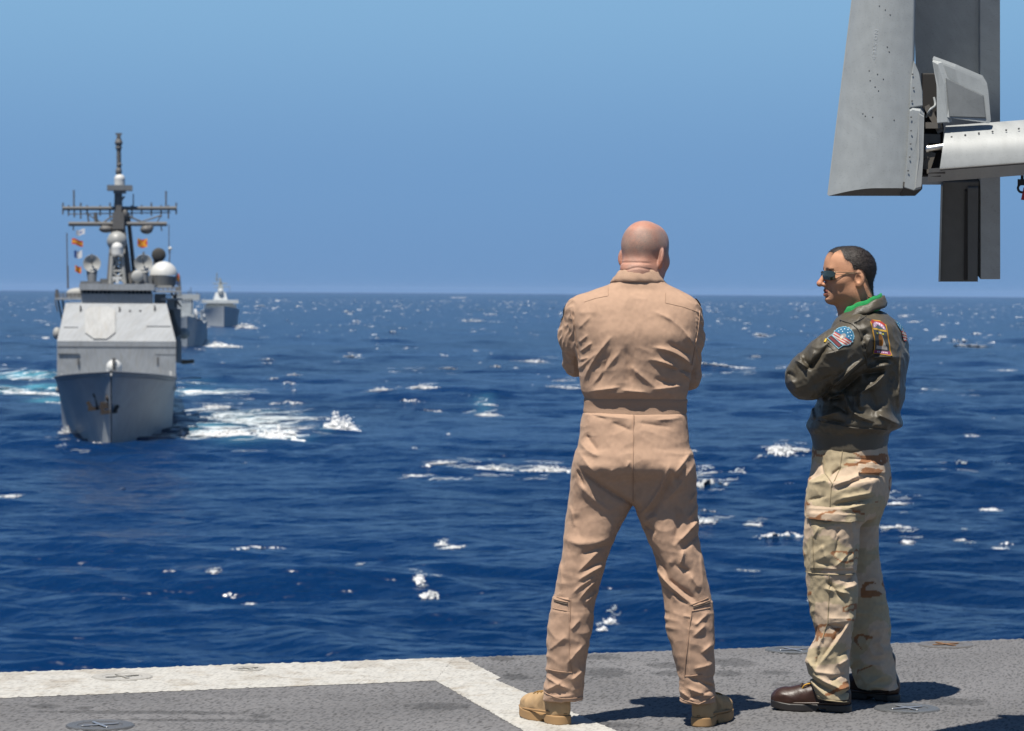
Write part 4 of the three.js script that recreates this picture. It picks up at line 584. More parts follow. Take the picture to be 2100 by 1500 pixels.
// ---------------------------------------------------------------- the man seen from behind, in the tan flight suit
{
  const X = (u) => (u - 1295) / 564, Y = (v) => (1487 - v) / 564;
  const at = onPlane(1295, 1487, 0), man = thing('person', 'bald man in a tan flight suit standing with his back turned and arms folded', 'person', at, Math.atan2(-at.x, -at.z));
  const row = (v, l, r, zc, back, front) => [Y(v), (X(l) + X(r)) / 2, zc, (X(r) - X(l)) / 2, back, front];
  const torso = loft([row(556, 1264, 1346, -.043, .072, .07), row(566, 1257, 1352, -.040, .080, .074), row(580, 1243, 1364, -.032, .082, .08), row(592, 1210, 1388, -.02, .078, .09), row(606, 1180, 1410, -.012, .092, .10), row(625, 1166, 1424, -.005, .108, .115), row(650, 1161, 1430, 0, .122, .125), row(680, 1167, 1428, 0, .141, .13), row(710, 1173, 1424, 0, .140, .13), row(745, 1180, 1415, 0, .133, .13), row(780, 1184, 1408, 0, .126, .13), row(800, 1188, 1406, 0, .124, .125), row(810, 1192, 1404, 0, .114, .12), row(817, 1194, 1403, 0, .104, .115), row(843, 1193, 1402, 0, .102, .115), row(848, 1191, 1404, 0, .112, .115), row(862, 1187, 1405, 0, .124, .115), row(911, 1180, 1411, 0, .148, .112), row(936, 1175, 1416, 0, .166, .108), row(958, 1172, 1419, 0, .160, .105), row(985, 1172, 1419, 0, .110, .10), row(1030, 1186, 1405, 0, .08, .09)], { n: 2.35, cap: .03 });
  const legL = loft([row(930, 1180, 1292, .004, .118, .10), row(952, 1174, 1293, .004, .152, .10), row(980, 1170, 1294, .004, .122, .10), row(1035, 1160, 1292, 0, .092, .10), row(1092, 1153, 1264, 0, .095, .10), row(1155, 1147, 1241, .002, .088, .092), row(1228, 1133, 1221, .008, .074, .084), row(1282, 1125, 1214, .014, .076, .074), row(1341, 1121, 1203, .012, .072, .07), row(1391, 1118, 1198, .006, .068, .072), row(1415, 1113, 1196, .0, .070, .078), row(1438, 1112, 1195, -.004, .072, .084)], { n: 2.25, cap: .006 });
  const legR = loft([row(930, 1300, 1412, .004, .118, .10), row(952, 1298, 1417, .004, .152, .10), row(980, 1297, 1420, .004, .122, .10), row(1035, 1298, 1425, 0, .092, .10), row(1092, 1320, 1430, 0, .095, .10), row(1155, 1344, 1441, .002, .088, .092), row(1228, 1359, 1456, .008, .074, .084), row(1282, 1364, 1460, .014, .076, .074), row(1341, 1379, 1463, .012, .072, .07), row(1391, 1393, 1465, .006, .068, .072), row(1415, 1394, 1467, 0, .070, .078), row(1438, 1395, 1468, -.004, .072, .084)], { n: 2.25, cap: .006 });
  const arms = [cone([X(1188), Y(639), -.005], [X(1177), Y(690), -.045], .064, .063), cone([X(1177), Y(690), -.045], [X(1176), Y(742), -.13], .062, .050), cone([X(1176), Y(742), -.13], [X(1300), Y(722), -.235], .050, .042),
    cone([X(1396), Y(639), -.005], [X(1402), Y(690), -.02], .063, .060), cone([X(1401), Y(690), -.02], [X(1404), Y(770), -.085], .058, .049), cone([X(1404), Y(770), -.085], [X(1290), Y(735), -.225], .051, .042), cone([X(1195), Y(690), -.22], [X(1168), Y(684), -.13], .032, .027)];
  const Z3 = (x, y) => [X(1080 + x / 3.333), Y(430 + y / 3.333)], ZA = (x, y) => [X(1120 + x / 5.358), Y(800 + y / 5.358)], ZB = (x, y) => [X(1110 + x / 5.676), Y(1040 + y / 5.676)], Z4 = (x, y) => [X(1060 + x / 2.2065), Y(820 + y / 2.2065)];
  const F = (z, x1, y1, x2, y2, w, h, bow = 0) => [...z(x1, y1), ...z(x2, y2), w, h, bow];
  const ridges = folds([
    F(Z3, 375, 1150, 560, 860, .013, .010, .008), F(Z3, 430, 1190, 620, 960, .014, .008), F(Z3, 340, 1080, 470, 960, .010, .007), F(Z3, 660, 930, 700, 1190, .022, -.009), F(Z3, 560, 960, 480, 1170, .012, -.007),
    F(Z3, 1125, 925, 860, 690, .013, .011, -.02), F(Z3, 1105, 1045, 850, 930, .010, .012, -.014), F(Z3, 1100, 1150, 830, 1010, .010, .012, -.014), F(Z3, 1100, 1100, 930, 1060, .009, -.012), F(Z3, 1100, 985, 940, 900, .013, -.009), F(Z3, 860, 1200, 690, 1060, .014, .007), F(Z3, 1090, 840, 960, 720, .016, -.008), F(Z3, 1000, 1180, 860, 1140, .010, -.008),
    F(Z3, 340, 800, 420, 720, .012, .006), F(Z3, 350, 960, 430, 900, .008, .007), F(Z3, 345, 1020, 410, 1000, .007, .006), F(Z3, 340, 900, 400, 850, .007, .005), F(Z3, 700, 560, 800, 560, .012, .0018), F(Z3, 690, 600, 810, 600, .008, .0015), F(Z3, 330, 700, 470, 690, .02, .006),
    F(Z3, 420, 1230, 620, 1200, .010, .008), F(Z3, 640, 1220, 800, 1235, .009, .007), F(Z3, 840, 1215, 1040, 1190, .010, .007),
    F(ZA, 430, 250, 900, 285, .010, .006), F(ZA, 980, 330, 1330, 380, .012, -.006), F(ZA, 700, 330, 920, 420, .012, -.006), F(ZA, 1180, 300, 1450, 280, .009, .006), F(ZA, 460, 250, 640, 300, .007, -.005),
    F(ZA, 350, 560, 580, 700, .016, .010, -.006), F(ZA, 420, 470, 560, 660, .014, -.009), F(ZA, 350, 680, 580, 960, .014, .010), F(ZA, 350, 830, 940, 1230, .015, -.020, -.008), F(ZA, 330, 1000, 700, 1310, .018, .010, -.006), F(ZA, 330, 860, 400, 1030, .007, -.009), F(ZA, 250, 1270, 300, 1480, .010, .007),
    F(ZA, 1320, 810, 1020, 1340, .011, .015, .012), F(ZA, 1350, 880, 1080, 1390, .016, -.012, .010), F(ZA, 1560, 660, 1380, 890, .010, .011), F(ZA, 1500, 800, 1400, 960, .012, -.010), F(ZA, 1600, 780, 1290, 1190, .016, .012, .006), F(ZA, 860, 820, 900, 740, .008, .006), F(ZA, 700, 830, 730, 980, .012, .006),
    F(ZA, 1640, 1090, 1560, 1200, .009, .008), F(ZA, 1650, 1250, 1540, 1390, .010, .009), F(ZA, 1660, 1400, 1560, 1500, .009, .008),
    F(ZB, 260, 360, 800, 325, .022, .009, -.018), F(ZB, 450, 520, 800, 410, .014, -.009), F(ZB, 380, 80, 460, 370, .030, -.009), F(ZB, 430, 720, 660, 480, .011, .009), F(ZB, 420, 830, 720, 660, .011, .012, .004), F(ZB, 480, 700, 700, 600, .010, -.007), F(ZB, 360, 980, 630, 790, .010, .008, .006), F(ZB, 440, 1050, 640, 830, .009, .010, .004), F(ZB, 510, 1090, 660, 950, .008, .009), F(ZB, 210, 640, 230, 960, .009, .005),
    F(ZB, 1180, 180, 1310, 265, .014, -.010), F(ZB, 1200, 140, 1320, 60, .014, .008), F(ZB, 1250, 430, 1480, 820, .013, -.010, .006), F(ZB, 1330, 720, 1740, 1090, .009, .012, -.005), F(ZB, 1450, 800, 1800, 1060, .012, -.012), F(ZB, 1400, 880, 1690, 1090, .009, -.010), F(ZB, 1400, 780, 1560, 1060, .012, .008),
    F(ZB, 1640, 470, 1600, 640, .010, .013), F(ZB, 1500, 610, 1720, 720, .012, -.012), F(ZB, 1470, 600, 1680, 680, .010, .008), F(ZB, 1820, 130, 1540, 400, .012, .010), F(ZB, 1820, 290, 1600, 470, .016, -.011), F(ZB, 1590, 60, 1530, 380, .018, -.010), F(ZB, 1840, 500, 1880, 900, .010, .006), F(ZB, 1720, 760, 1830, 920, .012, .007),
    F(ZB, 1640, 1220, 1740, 1240, .008, .006), F(ZB, 1780, 1330, 1930, 1200, .009, .008), F(ZB, 1760, 1460, 1900, 1330, .010, .008), F(ZB, 340, 1400, 450, 1280, .010, .007),
    F(Z4, 130, 1250, 230, 1300, .008, .009), F(Z4, 130, 1310, 200, 1270, .009, .010), F(Z4, 230, 1180, 300, 1100, .010, .008), F(Z4, 250, 1260, 300, 1220, .008, .007), F(Z4, 740, 1310, 800, 1350, .007, .008), F(Z4, 770, 1290, 880, 1330, .009, .012), F(Z4, 780, 1240, 890, 1290, .008, -.010), F(Z4, 800, 1200, 890, 1180, .010, .009), F(Z4, 830, 1130, 880, 1090, .010, .008), F(Z4, 770, 1340, 890, 1300, .006, -.007), F(Z4, 140, 1130, 220, 1060, .012, .006), F(Z4, 150, 1340, 260, 1330, .008, .006)]);
  const rect = (x, y, x0, x1, y0, y1) => { const s = .004; return smoothstep(x, x0, x0 + s) * (1 - smoothstep(x, x1 - s, x1)) * smoothstep(y, y0, y0 + s) * (1 - smoothstep(y, y1 - s, y1)); };
  const base = (x, y, z) => {
    let d = y > 1.05 ? torso(x, y, z) : 9;
    if (y <= 1.06) { if (y > .74) d = torso(x, y, z); const l = legL(x, y, z), r = legR(x, y, z); const lr = smin(l, r, .012); d = d === 9 ? lr : smin(d, lr, .03); }
    if (y > 1.1) { let a = smin(arms[0](x, y, z), arms[1](x, y, z), .03); a = smin(a, arms[2](x, y, z), .015); let b = smin(arms[3](x, y, z), arms[4](x, y, z), .03); b = smin(b, arms[5](x, y, z), .015); const ab = smin(a, b, .01); d = smin(d, ab, z > -.02 ? .022 : .01); }
    return d;
  };
  const suit = (x, y, z) => {
    let d = base(x, y, z); if (d > .05 || d < -.06) return d;
    const back = smoothstep(z, -.05, .03), belt = y > Y(845) && y < Y(815) ? .25 : 1;
    let h = back * ridges(x, y) * (y < 1.05 ? .98 : 1.2);
    const slant = x < 0 ? 1 : -1; h += belt * (.0024 * n3(x * 6, y * 4 + 3, z * 6) + .0015 * (1 - 2.4 * Math.abs(n3(x * 5 + y * 9 * slant, y * 11 - x * 6 * slant, z * 6))) * (y < .42 ? 1.5 : y > 1.38 ? .3 : .7) + .0006 * n3(x * 40, y * 30, z * 40));
    // arms: folds round the sleeve
    if (y > 1.15 && (x < X(1172) || x > X(1420) || z < -.1)) h += .0032 * (1 - 2 * Math.abs(n3(x * 9 + y * 8, y * 20 - z * 14, z * 10 + x * 12)));
    // calf pockets stand a little proud
    if (z > -.05) h += .0035 * (rect(x, y, -.5, X(1167), Y(1376), Y(1222)) + rect(x, y, X(1411), .5, Y(1382), Y(1228)));
    return (d - h) * .82;
  };
  const cloth = new THREE.MeshPhysicalMaterial({ color: 0xffffff, vertexColors: true, roughness: .88, sheen: .25, sheenRoughness: .6, sheenColor: rgb(.6, .5, .42), bumpMap: weaveBump, bumpScale: .0007 });
  const tan = (x, y, z) => { const k = 1 + .07 * fbm3(x * 6, y * 6, z * 6, 3) + .05 * n3(x * 45, y * 45, z * 45) - .05 * smoothstep(.2 - y, 0, .2) - .10 * smoothstep(n3(x * 9 + 20, y * 7, z * 9), .55, .8); return [.50 * k, .320 * k, .215 * k]; };
  const suitMesh = mesh('flight_suit', nets(suit, [-.36, .075, -.33], [.36, 1.66, .20], .005, { color: tan }), cloth, man);
  // belt: woven band sewn into the waist
  mesh('waistband', grid(81, 9, (i, j) => { const t = i / 80 * 2 * Math.PI, k = j / 8, y = lerp(Y(846), Y(814), k), px = Math.sin(t), pz = Math.cos(t), cx = X(1297.5); const p = meet(base, V(cx + px * .5, y, pz * .5), V(-px, 0, -pz), .6) || V(cx, y, 0); const q = k === 0 || k === 1 ? -.001 : .0035 + .0008 * Math.cos(k * 44); return [p.x + px * q, y + .002 * n2(t * 2, 3), p.z + pz * q, t * .16, y]; }), std(rgb(.46, .293, .196), .9, { bumpMap: weaveBump, bumpScale: .001 }), man);
  // seams
  const cord = std(rgb(.42, .267, .178), .9), S = [];
  const addSeam = (pts, r = .0021, d) => { const g = seam(suit, pts, d, r); if (g) S.push(g); };
  addSeam([ZA(935, 250), ZA(935, 500), ZA(933, 830), ZA(938, 1200)], .0024);
  addSeam([Z3(372, 626), Z3(450, 600), Z3(536, 582), Z3(536, 512)], .0012); addSeam([Z3(1150, 690), Z3(1050, 655), Z3(926, 627), Z3(926, 560)], .0012);
  addSeam([Z3(282, 690), Z3(300, 760), Z3(322, 900), Z3(340, 1010)], .0026); addSeam([Z3(1160, 680), Z3(1150, 800), Z3(1128, 930), Z3(1108, 1050)], .0024);
  addSeam([Z4(240, 898), Z4(236, 1040), Z4(236, 1150), Z4(250, 1226)], .0023); addSeam([Z4(140, 1215), Z4(250, 1226)], .002); addSeam([Z4(163, 884), Z4(240, 898)], .002); addSeam([Z4(160, 938), Z4(235, 946)], .002);
  addSeam([Z4(785, 938), Z4(772, 1060), Z4(760, 1170), Z4(757, 1238)], .0023); addSeam([Z4(757, 1238), Z4(835, 1226)], .002); addSeam([Z4(776, 914), Z4(860, 884)], .002); addSeam([Z4(785, 940), Z4(870, 928)], .002);
  addSeam([Z4(118, 1322), Z4(200, 1345), Z4(296, 1345)], .002); addSeam([Z4(738, 1345), Z4(820, 1362), Z4(898, 1330)], .002);
  mesh('seam', join(S), cord, man);
  { const zip = std(rgb(.10, .07, .05), .7), lip = std(rgb(.40, .255, .17), .9);
    for (const [a, b] of [[Z4(166, 905), Z4(228, 915)], [Z4(792, 925), Z4(868, 905)]]) { const g = seam(suit, [a, b], V(0, 0, -1), .0032); if (g) mesh('pocket_zip', g, zip, man); const e = seam(suit, [[a[0], a[1] + .006], [b[0], b[1] + .007]], V(0, 0, -1), .0034); if (e) mesh('pocket_lip', e, lip, man); } }
  // collar
  const cy = (v) => Y(v);
  mesh('collar', collarGeo([[-2.6, cy(592), .078, cy(618), .108], [-1.6, cy(563), .076, cy(579), .098], [-.8, cy(552), .078, cy(577), .099], [0, cy(547.5), .079, cy(576), .099], [.8, cy(553), .078, cy(578), .099], [1.6, cy(566), .076, cy(585), .098], [2.6, cy(600), .078, cy(626), .108]], X(1302.5), -.042, .95), cloth.clone(), man).material.vertexColors = false;
  man.children[man.children.length - 1].material.color = rgb(.50, .32, .215);
  // shoulder patches on the sleeves and epaulet
  { const dark = std(rgb(.06, .055, .04), .8); const g = applique(suit, V(X(1160) - .0, Y(640), -.03), V(0, 0, .035), V(0, .036, 0), V(1, 0, 0), 10, 10, .003, (s, t) => s * s + t * t < 1.05); mesh('sleeve_patch', g, dark, man);
    const e = applique(suit, V(X(1425), Y(612), -.03), V(.012, -.004, 0), V(0, 0, .03), V(-.3, -1, 0), 6, 8, .004); mesh('rank_tab', e, dark, man); }
  // the body: head, neck, trunk, limbs and hands in one surface
  const roll = cone([-.026, -.05, -.070], [.026, -.05, -.070], .019, .019);
  const head = headField({ neck: .064, extra: (d, x, y, z) => { // rolls of skin at the nape
    if (z < -.02) { d = smin(d, roll(x, y, z), .03); d += .0028 * Math.exp(-(((y + .0305) / .004) ** 2)) * smoothstep(-z, .04, .075) + .002 * Math.exp(-(((y + .054 + .006 * Math.sin(x * 50)) / .0035) ** 2)) * smoothstep(-z, .03, .06); } return d; } });
  const headAt = V(X(1313.5), Y(522), -.055), HT = Math.PI - .52;       // he looks away and to the right
  const hf = placed(head, headAt, HT, .06, 0, 1.03);
  const hairless = (x, y, z, nx, ny) => { const k = 1 + .10 * fbm3(x * 26, y * 26, z * 26, 3) + .07 * n3(x * 150, y * 150, z * 150), red = .05 * fbm3(x * 14 + 5, y * 14, z * 14, 3); const stub = (1 + .6 * n3(x * 240, y * 240, z * 240)) * smoothstep(y, headAt.y - .025, headAt.y + .03) * .18 * (1 - smoothstep(y, headAt.y + .085, headAt.y + .105)); const la = (x - headAt.x) * Math.cos(HT) - (z - headAt.z) * Math.sin(HT), lc = (x - headAt.x) * Math.sin(HT) + (z - headAt.z) * Math.cos(HT), ly = y - headAt.y, ear = smoothstep(Math.abs(la), .072, .080) * (Math.abs(ly + .006) < .045 && Math.abs(lc + .012) < .035 ? 1 : 0); return [(.57 - .9 * stub) * k, (.30 - .26 * stub - .035 * ear - red) * k, (.215 - .10 * stub - .03 * ear - red) * k]; };
  const headGeo = nets(hf, [headAt.x - .135, Y(571), headAt.z - .15], [headAt.x + .135, Y(571) + .24, headAt.z + .15], .0034, { color: hairless });
  const hands = [placed(handField(1, .35), V(X(1182), Y(686), -.165), 2.6, .5, 1.25), placed(handField(-1, .35), V(X(1395), Y(722), -.22), 2.9, .4, -1.3)];
  const inner = (x, y, z) => { let d = base(x, y, z) + .034; return Math.max(d, .11 - y); };
  const bodyGeo = nets(inner, [-.36, .0, -.33], [.36, Y(600), .20], .013, { color: hairless });
  const handGeos = hands.map((h, i) => { const c = i ? [X(1395), Y(722), -.22] : [X(1182), Y(686), -.165]; return nets(h, c.map((v) => v - .12), c.map((v) => v + .12), .004, { color: hairless }); });
  const skin = new THREE.MeshPhysicalMaterial({ color: 0xffffff, vertexColors: true, roughness: .36, specularIntensity: .55, bumpMap: pores, bumpScale: .0012 });
  mesh('body', mergeGeometries([bodyGeo, headGeo, ...handGeos]), skin, man);
  // boots: sand suede with rubber soles
  const bf = bootFields({ len: .285, w: .104, sole: .036, toe: .062, shaft: .045, heel: .013 });
  const suede = std(0xffffff, .95, { vertexColors: true, bumpMap: creaseBump, bumpScale: .002 }), rubber = std(rgb(.40, .235, .10), .75, { vertexColors: false });
  const up = nets(bf.upper, [-.08, .02, -.02], [.08, .22, .34], .0042, { color: (x, y, z) => { const k = .95 + .16 * fbm3(x * 22, y * 22, z * 22, 3) - .22 * smoothstep(n3(x * 14 + 4, y * 14, z * 14), .5, .8); return [.50 * k, .325 * k, .165 * k]; } }), so = nets(bf.sole, [-.08, -.01, -.02], [.08, .07, .34], .004);
  for (const [u, v, turn, s] of [[1159, 1484, Math.PI + .56, 1], [1433, 1484, Math.PI - .36, -1]]) {
    const b = new THREE.Group(); b.name = 'boot'; b.position.set(X(u), 0, .045); b.rotation.y = turn; b.scale.x = s; man.add(b);
    mesh('upper', up, suede, b); mesh('sole', so, rubber, b);
    const st = []; for (let i = 0; i <= 30; i++) { const t = i / 30 * Math.PI * 2; st.push(V(Math.sin(t) * .052, .042 + .004 * Math.sin(t * 2), .158 - Math.cos(t) * .150)); }
    mesh('welt', new THREE.TubeGeometry(new THREE.CatmullRomCurve3(st, true), 60, .0042, 5, true), std(rgb(.36, .21, .09), .8), b);
    const la = []; for (let k = 0; k < 4; k++) la.push(seamOn(bf.upper, k)); mesh('lace', join(la), std(rgb(.36, .20, .05), .8), b);
  }
}
function seamOn(f, k) { const z = .105 + k * .026, P = []; for (let i = 0; i <= 8; i++) { const x = lerp(-.026, .026, i / 8); const p = meet(f, V(x, .3, z + .006 * (i % 2)), V(0, -1, 0), .4); if (p) P.push(p.add(V(0, .002, 0))); } return new THREE.TubeGeometry(new THREE.CatmullRomCurve3(P), 16, .0022, 5); }
// ---------------------------------------------------------------- the man in the olive flight jacket
{
  const at = onPlane(1745, 1461, 0), D = Math.hypot(at.x, at.z), man = thing('person', 'man in olive flight jacket, sunglasses and desert camouflage trousers with arms folded', 'person', at, Math.atan2(-at.x, -at.z));
  const X = (u, z = 0) => (u - 1745) / 6000 * (D - z), Y = (v, z = 0) => EYE - (v - 601.8) / 6000 * (D - z) * 1.0005, ZC = -.12;
  const row = (v, l, r, zc, back, front) => [Y(v, zc), (X(l, zc) + X(r, zc)) / 2, zc, (X(r, zc) - X(l, zc)) / 2, back, front];
  const trunk = loft([row(636, 1727, 1800, ZC, .075, .075), row(646, 1718, 1814, ZC, .105, .105), row(656, 1709, 1826, ZC, .140, .140), row(668, 1702, 1838, ZC, .168, .165), row(690, 1694, 1847, ZC, .182, .186), row(728, 1688, 1854, ZC, .180, .192), row(771, 1684, 1848, ZC, .172, .185), row(809, 1676, 1846, ZC, .172, .18), row(845, 1662, 1838, ZC, .182, .18), row(864, 1654, 1843, ZC, .186, .18), row(874, 1652, 1840, ZC, .180, .175), row(884, 1657, 1820, ZC, .166, .165), row(898, 1662, 1815, ZC, .160, .16), row(926, 1667, 1811, ZC, .158, .158)], { n: 2.25, turn: -.22, cap: .02 });
  const arms = [cone([X(1752, .05), Y(692, .05), .035], [X(1700, .07), Y(728, .07), .075], .083, .085), cone([X(1700, .07), Y(728, .07), .075], [X(1651, .03), Y(772, .03), .035], .085, .078), cone([X(1651), Y(772), .03], [X(1668, -.2), Y(772, -.2), -.22], .074, .050), cone([X(1652), Y(779), .02], [X(1676, -.1), Y(786, -.1), -.10], .066, .055)];
  const armsR = [cone([X(1775, -.3), Y(690, -.3), -.275], [X(1670, -.3), Y(780, -.3), -.26], .078, .066), cone([X(1670, -.3), Y(780, -.3), -.26], [X(1668, -.08), Y(752, -.08), -.06], .062, .045)];
  const C = (x, y) => [X(1600 + x / 5.172, -.0), Y(640 + y / 5.172, -.0)];
  const FC = (x1, y1, x2, y2, w, h, bow = 0) => [...C(x1, y1), ...C(x2, y2), w, h, bow];
  const creases = folds([
    FC(470, 360, 250, 620, .010, -.013, .004), FC(120, 500, 290, 620, .010, .010, .006), FC(210, 500, 330, 580, .012, -.008), FC(170, 440, 250, 590, .009, .006), FC(330, 400, 300, 560, .012, .005), FC(90, 700, 170, 830, .014, .007), FC(60, 640, 150, 700, .01, -.006), FC(420, 440, 700, 380, .015, .008), FC(700, 250, 560, 420, .02, .006), FC(300, 780, 560, 640, .02, -.006),
    FC(520, 810, 860, 480, .014, .016, .004), FC(560, 900, 830, 640, .020, -.020), FC(840, 650, 1070, 620, .015, -.018), FC(880, 600, 1150, 540, .018, .014), FC(940, 470, 1200, 470, .012, .012), FC(960, 505, 1140, 480, .009, -.010), FC(1080, 630, 800, 850, .014, .016, .010), FC(810, 840, 830, 1030, .014, .014), FC(900, 800, 1000, 1050, .03, -.014), FC(1130, 480, 1110, 900, .02, -.006), FC(1240, 450, 1220, 1000, .014, .010),
    FC(640, 840, 720, 1040, .012, .016), FC(490, 905, 660, 850, .010, .014), FC(500, 930, 640, 900, .010, -.014), FC(380, 1110, 640, 1030, .014, .014), FC(420, 1150, 680, 1160, .010, -.012), FC(540, 980, 700, 1060, .014, -.010), FC(690, 1010, 1050, 1190, .014, .014, -.006), FC(820, 1130, 1000, 1170, .010, -.010), FC(400, 1140, 560, 1170, .007, .010), FC(300, 1000, 330, 1140, .012, .007), FC(1000, 1060, 1240, 1190, .016, .014), FC(820, 20, 760, 120, .014, .005), FC(920, 250, 860, 450, .016, .009), FC(860, 200, 830, 330, .012, -.009), FC(850, 330, 900, 500, .01, -.007)]);
  const shell = (x, y, z) => { let d = trunk(x, y, z); let a = smin(arms[0](x, y, z), arms[1](x, y, z), .02); a = smin(a, arms[2](x, y, z), .03); a = smin(a, arms[3](x, y, z), .03); d = smin(d, a, .014); const b = smin(armsR[0](x, y, z), armsR[1](x, y, z), .03); return smin(d, b, .014); };
  const jacket = (x, y, z) => {
    let d = shell(x, y, z); if (d > .06 || d < -.07) return d;
    const near = smoothstep(z, -.14, -.04), band = y < Y(886, ZC) ? .15 : 1;
    let h = near * creases(x, y) * 1.5 * (y < Y(884, ZC) ? .2 : 1);
    h += band * (.0032 * n3(x * 7, y * 7 + 9, z * 7) + .0020 * (1 - 2.3 * Math.abs(n3(x * 8 + y * 7, y * 12 - x * 7, z * 8))) + .0010 * (1 - 2 * Math.abs(n3(x * 24, y * 20 + x * 9, z * 22))));
    return (d - h) * .78;
  };
  const olive = (x, y, z) => { const k = 1 + .10 * fbm3(x * 7, y * 7, z * 7, 3) + .05 * n3(x * 60, y * 60, z * 60); return [.092 * k, .077 * k, .053 * k]; };
  const nylon = new THREE.MeshPhysicalMaterial({ color: 0xffffff, vertexColors: true, roughness: .45, specularIntensity: .9, sheen: .3, sheenRoughness: .5, sheenColor: rgb(.4, .37, .3), bumpMap: weaveBump, bumpScale: .0005 });
  const bottom = Y(926, ZC);
  const jk = (x, y, z) => smax(jacket(x, y, z), bottom + .012 * Math.cos((x - .03) * 22) - .004 - y, .006);
  mesh('flight_jacket', nets(jk, [-.34, Y(935), -.42], [.25, Y(628), .18], .005, { color: olive }), nylon, man);
  const nyl2 = nylon.clone(); nyl2.vertexColors = false; nyl2.color = rgb(.092, .077, .053);
  mesh('jacket_collar', collarGeo([[-1.28, Y(650, ZC), .079, Y(662, ZC), .092], [-.7, Y(641.5, ZC), .079, Y(657, ZC), .093], [0, Y(628, ZC), .080, Y(646, ZC), .094], [.8, Y(614, ZC), .080, Y(634, ZC), .092], [1.57, Y(607, ZC), .078, Y(628, ZC), .088], [2.4, Y(614, ZC), .080, Y(634, ZC), .092], [3.14, Y(628, ZC), .080, Y(646, ZC), .094], [3.85, Y(641.5, ZC), .079, Y(657, ZC), .093], [4.4, Y(650, ZC), .079, Y(662, ZC), .092]], X(1760, ZC), ZC, 1.06, .005), nyl2, man);
  const green = new THREE.MeshPhysicalMaterial({ color: rgb(.012, .33, .085), roughness: .9, sheen: .4, sheenColor: rgb(.1, .6, .3), bumpMap: weaveBump, bumpScale: .001 });
  mesh('turtleneck', collarGeo([[-1.57, Y(637, ZC), .068, Y(668, ZC), .062], [-.7, Y(630, ZC), .070, Y(662, ZC), .070], [0, Y(619.5, ZC), .071, Y(650, ZC), .071], [.8, Y(608, ZC), .072, Y(640, ZC), .071], [1.57, Y(602.8, ZC), .070, Y(632, ZC), .070], [2.4, Y(608, ZC), .072, Y(640, ZC), .071], [3.14, Y(619.5, ZC), .071, Y(650, ZC), .071], [3.9, Y(630, ZC), .070, Y(662, ZC), .070], [4.713, Y(637, ZC), .068, Y(668, ZC), .062]], X(1759, ZC), ZC, 1.06, .004), green, man);
  { const cord = std(rgb(.075, .065, .048), .7), S = []; const add = (pts, r = .0024) => { const g = seam(jacket, pts.map((p) => C(...p)), V(0, 0, -1), r); if (g) S.push(g); };
    add([[745, 112], [820, 70], [895, 25]], .002); add([[600, 85], [720, 120], [800, 190], [830, 300], [858, 440], [890, 560]], .003); add([[742, 905], [740, 1030], [735, 1150]], .0026); add([[380, 1150], [560, 1185], [760, 1215], [1000, 1225], [1100, 1235]], .0026); add([[570, 290], [470, 330], [560, 420]], .002);
    mesh('seam', join(S), cord, man);
    const tabm = std(rgb(.75, .48, .02), .6); const g = seam(jacket, [C(462, 285), C(446, 318)], V(0, 0, -1), .0045); if (g) mesh('pen_tab', g, tabm, man); }
  // embroidered patches
  const print = (w, h, draw) => { const c = document.createElement('canvas'); c.width = w; c.height = h; const k = c.getContext('2d'); draw(k, w, h); const t = new THREE.CanvasTexture(c); t.colorSpace = THREE.SRGBColorSpace; return new THREE.MeshStandardMaterial({ map: t, roughness: .85, side: THREE.DoubleSide }); };
  const shoulderPatch = print(256, 256, (k, w) => { k.fillStyle = '#7faec2'; k.fillRect(0, 0, w, w); k.save(); k.beginPath(); k.arc(128, 128, 116, 0, 7); k.clip(); k.fillStyle = '#1b6489'; k.fillRect(0, 0, w, w);
    k.save(); k.translate(128, 150); k.rotate(.0); for (let i = 0; i < 9; i++) { k.fillStyle = i % 2 ? '#b3aea8' : '#a83a32'; k.fillRect(-140, -18 + i * 15, 280, 15); } k.restore();
    k.fillStyle = '#e8eef0'; for (const [x, y] of [[60, 70], [92, 44], [130, 30], [168, 44], [200, 72], [212, 108], [48, 104], [150, 66], [182, 98], [90, 84]]) { k.beginPath(); for (let i = 0; i < 10; i++) { const r = i % 2 ? 4 : 10, a = i * Math.PI / 5 - 1.57; k.lineTo(x + r * Math.cos(a), y + r * Math.sin(a)); } k.fill(); }
    k.fillStyle = '#8d8a88'; k.beginPath(); k.ellipse(128, 132, 30, 40, .3, 0, 7); k.fill(); k.fillStyle = '#c7c2ba'; k.beginPath(); k.ellipse(122, 152, 17, 26, .2, 0, 7); k.fill(); k.fillStyle = '#c79a2c'; k.fillRect(112, 168, 26, 12); k.restore(); });
  const tabPatch = print(256, 64, (k, w, h) => { k.fillStyle = '#7aa4b6'; k.fillRect(0, 0, w, h); k.fillStyle = '#1b1a20'; k.fillRect(6, 8, w - 12, h - 16); k.fillStyle = '#7e1f28'; for (let i = 0; i < 9; i++) k.fillRect(22 + i * 24, 18, 15, 28); });
  const backPatch = print(160, 320, (k, w, h) => { k.fillStyle = '#b5831c'; k.fillRect(0, 0, w, h); k.fillStyle = '#3a4043'; k.fillRect(10, 10, w - 20, h - 20); k.fillStyle = '#a03018'; k.fillRect(10, 10, w - 20, 40); k.fillStyle = '#b48aa6'; k.beginPath(); k.arc(80, 86, 66, Math.PI, 0); k.fill(); k.fillStyle = '#e6dce6'; for (let i = 0; i < 7; i++) { const a = Math.PI + .35 + i * .41; k.fillRect(80 + 52 * Math.cos(a) - 5, 86 + 52 * Math.sin(a) - 8, 9, 15); }
